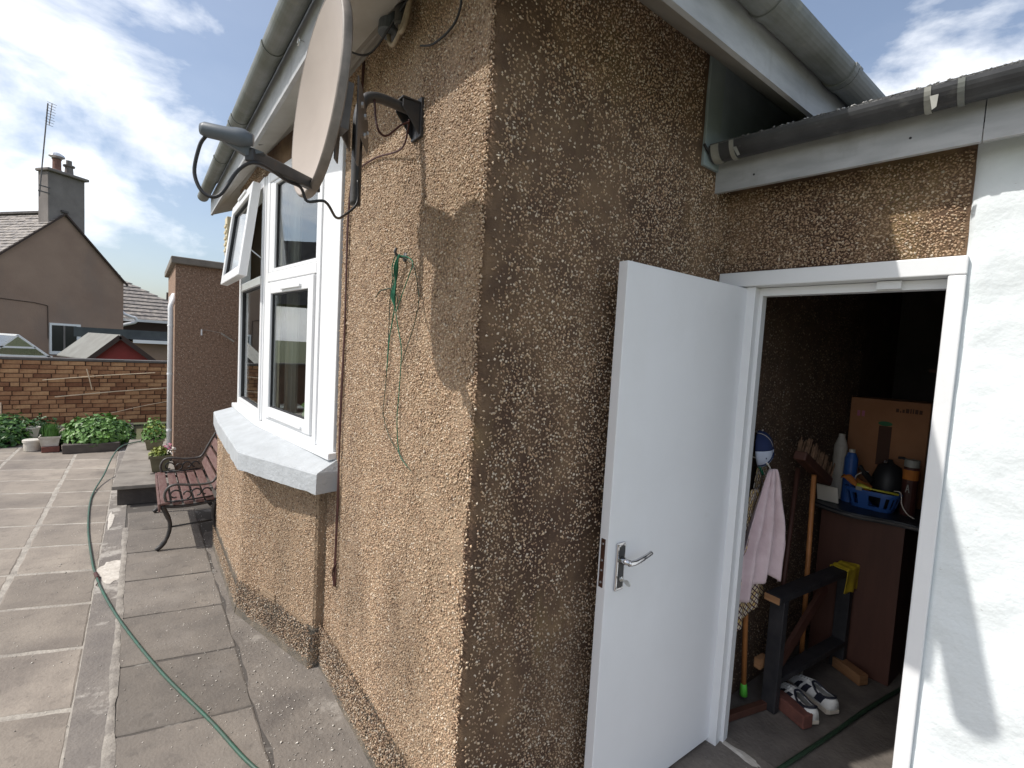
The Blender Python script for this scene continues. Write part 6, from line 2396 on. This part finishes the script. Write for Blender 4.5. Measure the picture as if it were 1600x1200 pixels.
def hanging(parent, top, bottom_z, w_top, w_bot, folds, amp, matname, name='cloth', seed=0, slant=0.0, nu=46, nv=36, skew=0.0, dirv=(1, 0, 0), jag=0.0):
    d_ = V(dirv).normalized()
    n_ = V((d_.y, -d_.x, 0))

    def fn(u, v):
        w_ = w_top + (w_bot - w_top) * min(1, (1 - v) * 1.5) ** 0.8
        s_ = (u - 0.5) * w_
        L_ = top[2] - bottom_z
        z = top[2] - (1 - v) * L_ * (1 + jag * math.sin(u * 5 + seed) + skew * (u - 0.5))
        f = amp * min(1, 0.3 + (1 - v) * 1.4) * (math.sin(u * folds * 6.28 + seed + 1.2 * (1 - v)) + 0.4 * math.sin(u * folds * 13 + seed * 2))
        p = V(top) + d_ * (s_ + slant * (1 - v)) + n_ * (f + 0.004 * mnoise.noise((u * 6, v * 6, seed)))
        return (p.x, p.y, z)

    m_ = MB().grid(fn, nu, nv)
    o_ = m_.build(name, matname, parent, smooth=True, solid=0.0025)
    uv = o_.data.uv_layers.new(name='UVMap')
    for lp in o_.data.loops:
        i_ = lp.vertex_index
        uv.data[lp.index].uv = ((i_ % (nu + 1)) / nu * w_bot * 1.6, (i_ // (nu + 1)) / nv * (top[2] - bottom_z))
    return o_


tt = thing('tea_towel', 'lattice patterned tea towel hanging behind the pink cloth', 'towel', (1.72, -0.06, 0.8))
hanging(tt, (1.65, -0.055, 1.2), 0.6, 0.07, 0.34, 2.5, 0.009, 'lattice', seed=2.0, slant=0.1, skew=-0.5, dirv=(1, -0.05, 0))
t2 = thing('tea_towel', 'pale lattice cloth hanging lowest by the doorway, under the pink cloth', 'towel', (1.6, -0.1, 0.6))
hanging(t2, (1.55, -0.085, 1.1), 0.48, 0.06, 0.24, 2.0, 0.008, 'lattice', seed=4.4, slant=0.03, skew=-0.25, dirv=(1, -0.1, 0))
pk = thing('pink_cloth', 'crumpled pale pink cloth hanging inside the doorway below the cap', 'cloth', (1.62, -0.1, 0.9))
hanging(pk, (1.60, -0.13, 1.2), 0.62, 0.05, 0.3, 3.2, 0.02, 'pink_cloth', seed=1.0, slant=-0.04, jag=0.1, dirv=(1, -0.3, 0))
MB().tube(smooth_path([(1.60, -0.02, 1.24), (1.60, -0.09, 1.23), (1.615, -0.11, 1.2), (1.63, -0.1, 1.19)], 4), 0.0035, 6).build('loop', 'petal_white', pk)

# pot plant on the inside window board
ip = thing('indoor_plant', 'small green pot plant on the inside window board behind the lower pane', 'pot plant', (0.05, 1.85, 1.14))
q_ = WA + WD * 0.55 - WN * 0.14
MB().lathe([(0.045, 0), (0.06, 0.1), (0.063, 0.1), (0.063, 0.115), (0.05, 0.115)], (q_.x, q_.y, 1.141), 18).build('pot', 'mid_metal', ip)
leaves(ip, (q_.x, q_.y, 1.25), 0.09, 0.09, 0.14, 60, 0.07, 'leaf', seed=21, ripple=0.25)

# ------------------------------------------------------------------ fallen chips of dash on the paving
pb = Pebbles()
kk = 2600
yy_ = RNG.uniform(-0.9, 4.4, kk)
xx_ = np.where(RNG.uniform(0, 1, kk) < 0.7, -0.05 - np.abs(RNG.normal(0, 0.28, kk)), RNG.uniform(-1.4, -0.1, kk))
wall_x = np.where(yy_ < 1.33, -0.035, np.where(yy_ < 2.09, -0.09 - (yy_ - 1.33) * 0.29, -0.305))
ok = (xx_ < wall_x) & (xx_ > -1.5)
xx_, yy_ = xx_[ok], yy_[ok]
kk = len(xx_)
bigs = RNG.uniform(0.0012, 0.0036, kk) * np.where(RNG.uniform(0, 1, kk) < 0.06, 1.7, 1.0)
zz_ = np.where(xx_ > -0.33, 0.022 * ((xx_ + 0.337) / 0.387) ** 2, 0.0)
pb.p.append(np.stack([xx_, yy_, zz_ + bigs * 0.3], 1))
pb.s.append(np.stack([bigs * 1.4, bigs, bigs * 0.7], 1))
pb.n.append(np.repeat([[0, 0, 1.0]], kk, 0))
pb.u.append(np.repeat([[1.0, 0, 0]], kk, 0))
pb.c.append(np.clip(RNG.uniform(0.3, 0.75, (kk, 1)) * np.array([[1, 0.93, 0.82]]), 0, 1))
pb.build('loose_chips', edgebase)
